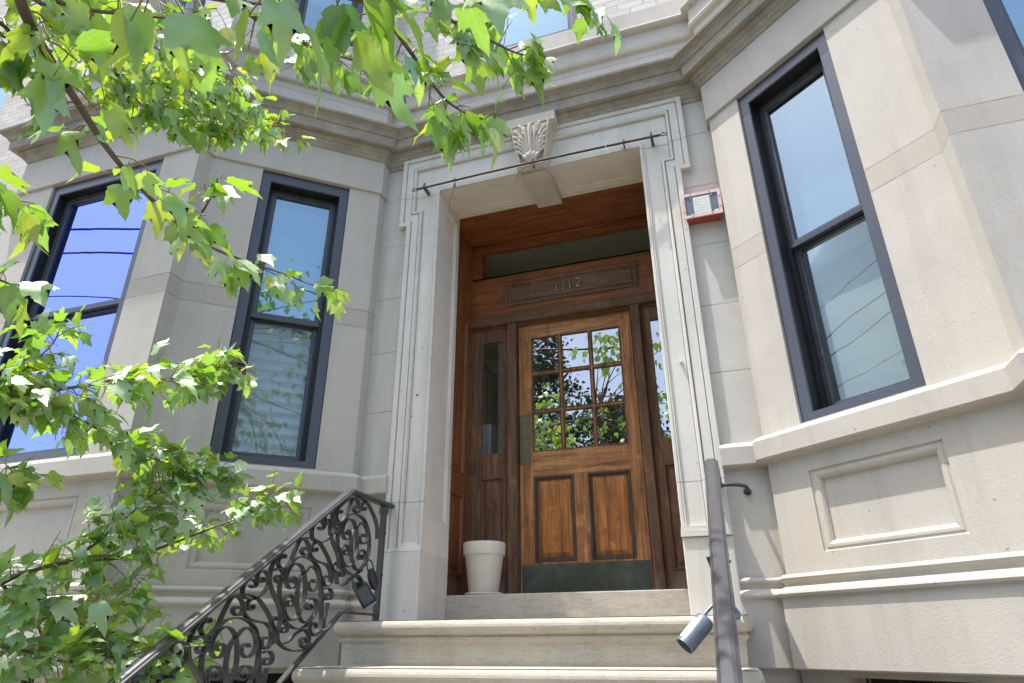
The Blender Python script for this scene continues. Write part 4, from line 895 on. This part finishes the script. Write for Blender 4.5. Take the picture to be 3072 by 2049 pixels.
# ================================================================ MAPLE TREE
def leaf_mat():
    t = NT('maple_leaf'); t.n.remove(t.b)
    at = t.n.new('ShaderNodeAttribute'); at.attribute_name = 'rnd'
    P = t.geo.outputs['Position']; n = t.noise(P, 38, 4, 0.6)
    top = t.ramp(at.outputs['Fac'], [(0.0, (0.14, 0.32, 0.09)), (0.55, (0.25, 0.47, 0.12)), (0.85, (0.34, 0.52, 0.11)), (1.0, (0.40, 0.48, 0.09))])
    top = t.mix(t.rng(n, 0.3, 0.7, 0, 0.35), top, (0.08, 0.19, 0.06))
    trn = t.ramp(at.outputs['Fac'], [(0.0, (0.18, 0.44, 0.008)), (0.55, (0.38, 0.66, 0.010)), (0.85, (0.52, 0.70, 0.015)), (1.0, (0.72, 0.72, 0.02))])
    trn = t.mix(t.rng(n, 0.3, 0.7, 0, 0.25), trn, (0.10, 0.30, 0.01))
    ux = t.sep(t.tc.outputs['UV']); ax_ = t.math('ABSOLUTE', ux[0]); v = None
    def vein(dx, dy, y0, w):
        k = math.hypot(dx, dy); dx, dy = dx / k, dy / k
        q = t.math('ABSOLUTE', t.math('SUBTRACT', t.math('MULTIPLY', ax_, dy), t.math('MULTIPLY', t.math('SUBTRACT', ux[1], y0), dx)))
        return t.math('LESS_THAN', q, w)
    for ar in ((0.0, 1, 0, 0.013), (0.5, 0.6, 0.0, 0.010), (0.33, 0.1, 0.0, 0.009), (0.2, 0.25, 0.42, 0.006), (0.2, 0.25, 0.62, 0.006), (0.2, 0.25, 0.24, 0.006)):
        k_ = vein(*ar); v = k_ if v is None else t.math('MAXIMUM', v, k_)
    top = t.mix(t.math('MULTIPLY', v, 0.5), top, (0.16, 0.24, 0.06))
    trn = t.mix(t.math('MULTIPLY', v, 0.45), trn, (0.55, 0.62, 0.10))
    d = t.n.new('ShaderNodeBsdfDiffuse'); t.link(top, d.inputs['Color'])
    tl = t.n.new('ShaderNodeBsdfTranslucent'); t.link(trn, tl.inputs['Color'])
    m1 = t.n.new('ShaderNodeMixShader'); m1.inputs[0].default_value = 0.52; t.link(d.outputs[0], m1.inputs[1]); t.link(tl.outputs[0], m1.inputs[2])
    g = t.n.new('ShaderNodeBsdfGlossy'); g.inputs['Roughness'].default_value = 0.44; g.inputs['Color'].default_value = (0.95, 1.0, 0.95, 1)
    nb = t.bump(n, 0.35, 0.004); t.link(nb, g.inputs['Normal'])
    m2 = t.n.new('ShaderNodeMixShader'); m2.inputs[0].default_value = 0.16; t.link(m1.outputs[0], m2.inputs[1]); t.link(g.outputs[0], m2.inputs[2])
    t.link(m2.outputs[0], t.out.inputs['Surface']); return t.m
M_leaf = leaf_mat()
M_bark = plain('maple_bark', (0.12, 0.088, 0.066), 0.85, 0, 0.3, 30, 0.4)

OUT = [(0.0, 0.0), (0.10, -0.05), (0.22, -0.01), (0.33, 0.09), (0.31, 0.16), (0.36, 0.23), (0.37, 0.34), (0.50, 0.60), (0.39, 0.56), (0.36, 0.61), (0.27, 0.55), (0.18, 0.53), (0.20, 0.66), (0.16, 0.70), (0.16, 0.80), (0.09, 0.90), (0.0, 1.08)]
MID = [(0.0, 0.0), (0.0, 0.28), (0.0, 0.54), (0.0, 0.78), (0.0, 1.08)]
HF = [[('m', 0), 1, 2, 3, 4, 5, ('m', 1)], [('m', 1), 5, 6, 7, 8, 9, 10, ('m', 2)], [('m', 2), 10, 11, 12, 13, ('m', 3)], [('m', 3), 13, 14, 15, ('m', 4)]]
LV, LF = [], []
nm = len(MID)
LV += MID
for sg in (1, -1):
    base = len(LV); LV += [(sg * x, y) for x, y in OUT[1:-1]]
    for f in HF:
        idx = [(q[1] if isinstance(q, tuple) else base + q - 1) for q in f]
        LF.append(tuple(idx if sg > 0 else idx[::-1]))
class Leaves:
    def __init__(s): s.v = []; s.f = []; s.r = []; s.tw = MB()
    def add(s, pos, L, N, size, rnd, rg):
        L = L.normalized(); N = (N - L * N.dot(L))
        if N.length < 1e-3: N = Vector((1, 0.3, 0.2)).cross(L)
        N.normalize(); X = L.cross(N)
        fold = rg.uniform(0.1, 0.75); curl = rg.uniform(0.0, 0.6); tw = rg.uniform(-0.25, 0.25); o = len(s.v); wsc = rg.uniform(0.85, 1.1); wav = rg.uniform(0.01, 0.08); ph = rg.uniform(0, 6)
        for x, y in LV:
            z = fold * abs(x) * 0.55 - curl * y * y - 0.25 * x * x + tw * x * y + wav * math.sin(7 * y + ph + 5 * x)
            p = pos + (X * (x * wsc) + L * y + N * z) * size
            s.v.append((p.x, p.y, p.z))
        for f in LF: s.f.append(tuple(i + o for i in f)); s.r.append(rnd)
    def build(s, name, parent):
        me = bpy.data.meshes.new(name); off = parent.location
        me.from_pydata([(a - off.x, b - off.y, c - off.z) for a, b, c in s.v], [], s.f)
        at = me.attributes.new('rnd', 'FLOAT', 'FACE'); at.data.foreach_set('value', s.r)
        uv = me.uv_layers.new(name='UVMap'); nl = len(LV)
        vi = [0] * len(me.loops); me.loops.foreach_get('vertex_index', vi)
        uv.data.foreach_set('uv', [q for i in vi for q in LV[i % nl]])
        me.polygons.foreach_set('use_smooth', [True] * len(me.polygons))
        me.materials.append(M_leaf); me.update()
        o = bpy.data.objects.new(name, me); COL.objects.link(o); o.parent = parent; return o
TX, TY = -2.95, -4.25
tree = thing('maple_tree', 'leafy young maple reaching its branches across the left of the doorway', 'tree', (TX, TY, GZ))
rg = random.Random(11)
LVS = Leaves(); wood_ = MB()
trunk = spline([(TX, TY, GZ - .05), (TX + .03, TY + .02, -0.9), (TX - .02, TY + .05, 0.3), (TX + .08, TY, 1.5), (TX + .05, TY + .04, 2.8), (TX + .18, TY - .03, 4.2), (TX + .2, TY, 5.4)], 4)
n_ = len(trunk); wood_.tube(trunk, [0.115 * (1 - 0.88 * (i / (n_ - 1)) ** 0.9) + 0.012 + 0.05 * max(0, 1 - i / 2.0) for i in range(n_)], 12)
def limb(pts, r0, r1, sub=5):
    p = spline(pts, sub); k = len(p); wood_.tube(p, [r0 + (r1 - r0) * i / (k - 1) for i in range(k)], 7); return p
def put_leaf(base, axis, size, rg, spread, hue=0.42, droop=1.0):
    """a petiole from the twig and a leaf hanging from it"""
    rad = Vector((rg.gauss(0, 1), rg.gauss(0, 1), rg.gauss(0.12 if droop < 0.8 else -0.15, 0.8))); rad -= axis * rad.dot(axis) * 0.6; rad.normalize()
    tip = base + rad * spread * rg.uniform(0.25, 1.0) + Vector((0, 0, -0.012))
    Ld = rad * rg.uniform(0.3, 0.95) + axis * rg.uniform(0.0, 0.55) + Vector((0, 0, -rg.uniform(0.2, 1.05) * droop))
    Nn = (sdir + Vector((0.12, -0.25, 0))) * rg.uniform(0.5, 1.4) + rad * rg.uniform(0.0, 0.7) + Vector((rg.gauss(0, .35), rg.gauss(0, .35), rg.gauss(0, .25)))
    rnd = min(1.0, max(0.0, rg.gauss(hue, 0.22))) if rg.random() > 0.045 else rg.uniform(0.8, 1.0)
    LVS.tw.tube([base, (base + tip) * 0.5 + Vector((0, 0, 0.006)), tip], 0.0011, 4, False)
    LVS.add(tip, Ld, Nn, size * rg.uniform(0.62, 1.15), rnd, rg)
SPEC = {'B1': (66, .088, .085), 'B1b': (12, .10, .07), 'B2a': (90, .080, .14), 'B2b': (190, .080, .16), 'B2c': (95, .080, .16), 'B3a': (6, .085, .05), 'B3b': (14, .082, .06), 'B3c': (13, .080, .06),
        'B4': (40, .082, .10), 'B5': (44, .080, .09), 'B6': (60, .082, .10), 'B6b': (24, .082, .08), 'B7a': (60, .096, .14), 'B7b': (190, .096, .17), 'B7c': (140, .094, .17),
        'B8': (165, .088, .17), 'B8b': (125, .088, .18), 'B9a': (95, .092, .21), 'B9b': (125, .092, .21), 'B10': (18, .09, .08), 'B11': (8, .09, .07), 'B12': (12, .09, .07), 'B13': (50, .084, .12), 'B14': (40, .096, .12), 'B15': (60, .09, .14)}
for k, pts in BRANCH.items():
    cnt, size, spread = SPEC[k]
    big = k in ('B1', 'B8', 'B7b', 'B2b')
    r0 = 0.0095 if big else 0.006
    if k == 'B15': pts = [BRANCH['B9a'][-2]] + list(pts)
    if k[:2] == 'B2': pts = [(x_, y_, z_ + 0.05) for x_, y_, z_ in pts]
    P = limb(pts, r0, 0.0018, 6); nP = len(P)
    tg = []
    for q in range(cnt):
        u = (q + rg.random()) / cnt; u = u ** 0.9
        i = min(nP - 2, int(u * (nP - 1))); base = P[i].lerp(P[i + 1], u * (nP - 1) - i); ax_ = (P[i + 1] - P[i]).normalized()
        if q % 3 == 0 or not tg:
            d = Vector((rg.gauss(0, 1), rg.gauss(0, 1), rg.gauss(-0.05, 0.6))); d -= ax_ * d.dot(ax_); d = d.normalized() + ax_ * 0.7
            e = base + d.normalized() * spread * rg.uniform(0.25, 1.15); LVS.tw.tube([base, base.lerp(e, 0.5) + Vector((0, 0, .008)), e], [0.0024, 0.002, 0.0012], 5, False)
            tg = [(base, e)]
        a, b = tg[0]; put_leaf(a.lerp(b, rg.uniform(0.3, 1.0)), (b - a).normalized(), size, rg, 0.055, 0.64 if k[:2] == 'B2' else 0.54 if k[:2] == 'B1' else 0.47, 0.6 if k[:2] in ('B7', 'B8', 'B9') or k in ('B14', 'B15') else 1.05)  # yellower tint on the B2 branches stands for sun shining through the leaves
# the rest of the crown hangs over the pavement, clear of the view of the door
def clear(p):
    d = Vector(p) - Vector((1.0508, -3.7312, -0.2887)); f = d.dot(fz)
    if d.length < 1.0: return False
    if f < 0.05: return True
    return d.dot(rx) / f < -0.88 or d.dot(uy) / f > 0.62
LIMBS = []
_limb = limb
def limb(pts, r0, r1, sub=5):
    P = _limb(pts, r0, r1, sub); LIMBS.append(P); return P
# limbs that carry the branches out from the trunk (all of it one tree)
T = lambda z: Vector((TX + 0.04, TY + 0.02, z))
limb([T(1.4), (-2.0, -4.15, 2.2), (-0.8, -3.95, 2.15), (-0.05, -3.6, 1.5), (0.09, -3.40, 0.95), BRANCH['B1'][0]], 0.035, 0.008)
limb([(-0.8, -3.95, 2.15), (-0.1, -3.85, 1.9), (0.35, -3.65, 1.25), (0.46, -3.47, 0.7), BRANCH['B3a'][0]], 0.018, 0.005)
limb([(-0.1, -3.85, 1.9), (0.45, -3.65, 1.55), (0.58, -3.42, 0.9), BRANCH['B3b'][0]], 0.012, 0.005)
limb([(0.45, -3.65, 1.55), (0.66, -3.45, 1.1), BRANCH['B3c'][0]], 0.010, 0.005)
limb([T(1.8), (-1.9, -3.9, 2.6), (-0.7, -3.5, 2.7), (0.05, -3.15, 2.0), BRANCH['B4'][0]], 0.032, 0.006)
limb([(-0.7, -3.5, 2.7), (0.2, -3.2, 2.35), (0.45, -2.98, 1.6), BRANCH['B5'][0]], 0.016, 0.006)
limb([(0.2, -3.2, 2.35), (0.45, -2.95, 1.9), BRANCH['B6'][0]], 0.012, 0.006)
limb([(0.2, -3.2, 2.35), (0.55, -2.9, 2.0), BRANCH['B6b'][0]], 0.012, 0.006)
limb([T(0.9), (-2.1, -3.9, 1.6), (-1.3, -3.35, 1.75), BRANCH['B2a'][0]], 0.028, 0.007)
limb([(-2.1, -3.9, 1.6), (-1.3, -3.2, 1.5), BRANCH['B2b'][0]], 0.018, 0.008)
limb([(-1.3, -3.35, 1.75), (-0.75, -3.45, 1.5), (-0.3, -3.35, 1.05), BRANCH['B13'][0]], 0.012, 0.006)
limb([(-1.3, -3.35, 1.75), (-0.9, -3.4, 1.2), (-0.5, -3.4, 0.85), BRANCH['B12'][0]], 0.010, 0.005)
limb([(-1.3, -3.2, 1.5), (-0.9, -3.25, 0.9), BRANCH['B10'][0]], 0.010, 0.005)
limb([(-1.3, -3.2, 1.5), (-1.1, -3.15, 0.8), BRANCH['B11'][0]], 0.010, 0.005)
limb([T(-0.3), (-2.3, -3.6, 0.2), BRANCH['B7b'][0]], 0.030, 0.011)
limb([(-2.3, -3.6, 0.2), (-1.8, -2.9, 0.40), BRANCH['B7a'][0]], 0.014, 0.008)
limb([T(-0.9), (-2.3, -3.5, -0.35), BRANCH['B8'][0]], 0.030, 0.012)
limb([(-2.3, -3.5, -0.35), (-1.8, -2.9, -0.45), BRANCH['B9b'][0]], 0.014, 0.008)
limb([(-2.3, -3.5, -0.35), (-1.9, -2.9, -0.05), BRANCH['B14'][0]], 0.012, 0.006)
for P in LIMBS:
    for i in range(3, len(P) - 1):
        for q in range(7):
            base = P[i].lerp(P[i + 1], rg.random()); ax_ = (P[i + 1] - P[i]).normalized()
            d = Vector((rg.gauss(0, 1), rg.gauss(0, 1), rg.gauss(0, 0.7))).normalized(); e_ = base + d * rg.uniform(0.08, 0.24)
            if not clear(e_ + Vector((0, 0, -0.12))) or not clear(e_ + Vector((0.1, 0.1, -0.05))): continue
            LVS.tw.tube([base, e_], [0.002, 0.0012], 4, False)
            put_leaf(e_, d, 0.095, rg, 0.05, 0.45)
anchors = [Vector(p) for p in trunk[10:]] + [Vector((-0.8, -3.95, 2.15)), Vector((-0.7, -3.5, 2.7)), Vector((-1.9, -3.9, 2.6))]
nc = 0
while nc < 110:
    while True:
        p = Vector((rg.uniform(-1, 1), rg.uniform(-1, 1), rg.uniform(-1, 1)))
        if 0.2 < p.length < 1: break
    c = Vector((-3.2, -5.2, 2.9)) + Vector((p.x * 1.7, p.y * 1.5, p.z * 1.9))
    if nc % 14 == 0: c = Vector((rg.uniform(-0.5, 0.9), rg.uniform(-2.9, -1.9), rg.uniform(2.5, 3.6)))
    if not clear(c): continue
    a = min(anchors, key=lambda q: (q - c).length)
    mid = a.lerp(c, 0.5) + Vector((rg.gauss(0, .08), rg.gauss(0, .08), 0.12))
    wood_.tube(spline([a, mid, c], 4), [0.012 - 0.009 * i / 8 for i in range(9)], 5)
    for q in range(26):
        pos = c + Vector((rg.gauss(0, .2), rg.gauss(0, .2), rg.gauss(0, .15)))
        if not clear(pos + Vector((0, 0, -0.1))): continue
        d = (pos - c).normalized()
        LVS.add(pos, d * 0.5 + Vector((0, 0, -rg.uniform(0.3, 1.1))), Vector((rg.gauss(0, .5), rg.gauss(0, .5), 0.8)), 0.10 * rg.uniform(0.7, 1.2), min(1, max(0, rg.gauss(0.4, .2))), rg)
    nc += 1
wood_.build('trunk', M_bark, tree, weld=False)
LVS.build('crown', tree)
M_stem = plain('leaf_stem', (0.22, 0.17, 0.06), 0.6, 0, 0.2, 30)
LVS.tw.build('twigs', M_stem, tree, weld=False)

# ================================================================ TREES ACROSS THE STREET (mirrored in the door and window glass)
def far_leaf():
    t = NT('street_tree_leaf'); at = t.n.new('ShaderNodeAttribute'); at.attribute_name = 'rnd'
    return t.fin(t.ramp(at.outputs['Fac'], [(0.0, (0.018, 0.040, 0.010)), (0.6, (0.035, 0.075, 0.016)), (1.0, (0.075, 0.12, 0.025))]), 0.55)
M_far = far_leaf()
def street_tree(x, y, h, rad, seed, label):
    r_ = random.Random(seed); tr_ = thing('street_tree', label, 'tree', (x, y, GZ), 'trees across the street')
    mb = MB(); tk = spline([(x, y, GZ - 0.05), (x + .08, y, GZ + h * .25), (x - .05, y + .1, GZ + h * .5), (x + .1, y, GZ + h * .85)], 4)
    mb.tube(tk, [0.20 - 0.17 * i / (len(tk) - 1) for i in range(len(tk))], 10)
    vs, fs, rn = [], [], []
    for k in range(105):
        while True:
            p = Vector((r_.uniform(-1, 1), r_.uniform(-1, 1), r_.uniform(-1, 1)))
            if p.length < 1: break
        cc = Vector((x, y, GZ + h * 0.62)) + Vector((p.x * rad * (1 - 0.35 * p.z), p.y * rad, p.z * h * 0.36))
        base = tk[min(len(tk) - 1, 5 + int(8 * (p.z + 1) / 2))]
        mb.tube([base, base.lerp(cc, 0.5) + Vector((0, 0, 0.15)), cc], [0.045, 0.028, 0.012], 5)
        cr = r_.uniform(0.35, 0.75)
        for q in range(120):
            d = Vector((r_.gauss(0, 1), r_.gauss(0, 1), r_.gauss(0, 0.8))) * cr * 0.55
            c0 = cc + d; u = Vector((r_.gauss(0, 1), r_.gauss(0, 1), r_.gauss(-0.6, 0.7))).normalized(); w_ = u.cross(Vector((r_.gauss(0, 1), r_.gauss(0, 1), r_.gauss(0, 1)))).normalized()
            s_ = r_.uniform(0.05, 0.09); o_ = len(vs)
            for e1, e2 in ((-1.0, 0), (-0.1, 0.8), (1.3, 0), (-0.1, -0.8)): vs.append(tuple(c0 + u * e1 * s_ + w_ * e2 * s_))
            fs.append((o_, o_ + 1, o_ + 2, o_ + 3)); rn.append(min(1, max(0, r_.gauss(0.45, 0.25))))
    mb.build('trunk', M_bark, tr_, weld=False)
    me = bpy.data.meshes.new('crown'); me.from_pydata([(p[0] - x, p[1] - y, p[2] - GZ) for p in vs], [], fs)
    at = me.attributes.new('rnd', 'FLOAT', 'FACE'); at.data.foreach_set('value', rn); me.materials.append(M_far)
    o_ = bpy.data.objects.new('crown', me); COL.objects.link(o_); o_.parent = tr_
street_tree(-5.9, -16.6, 15.0, 2.1, 3, 'tall green tree across the street, mirrored in the left panes of the door')
street_tree(-2.5, -16.9, 10.3, 2.5, 5, 'shorter green tree across the street, mirrored low in the door panes')
street_tree(4.5, -16.7, 9.5, 2.3, 8, 'green tree across the street, mirrored in the right bay window')
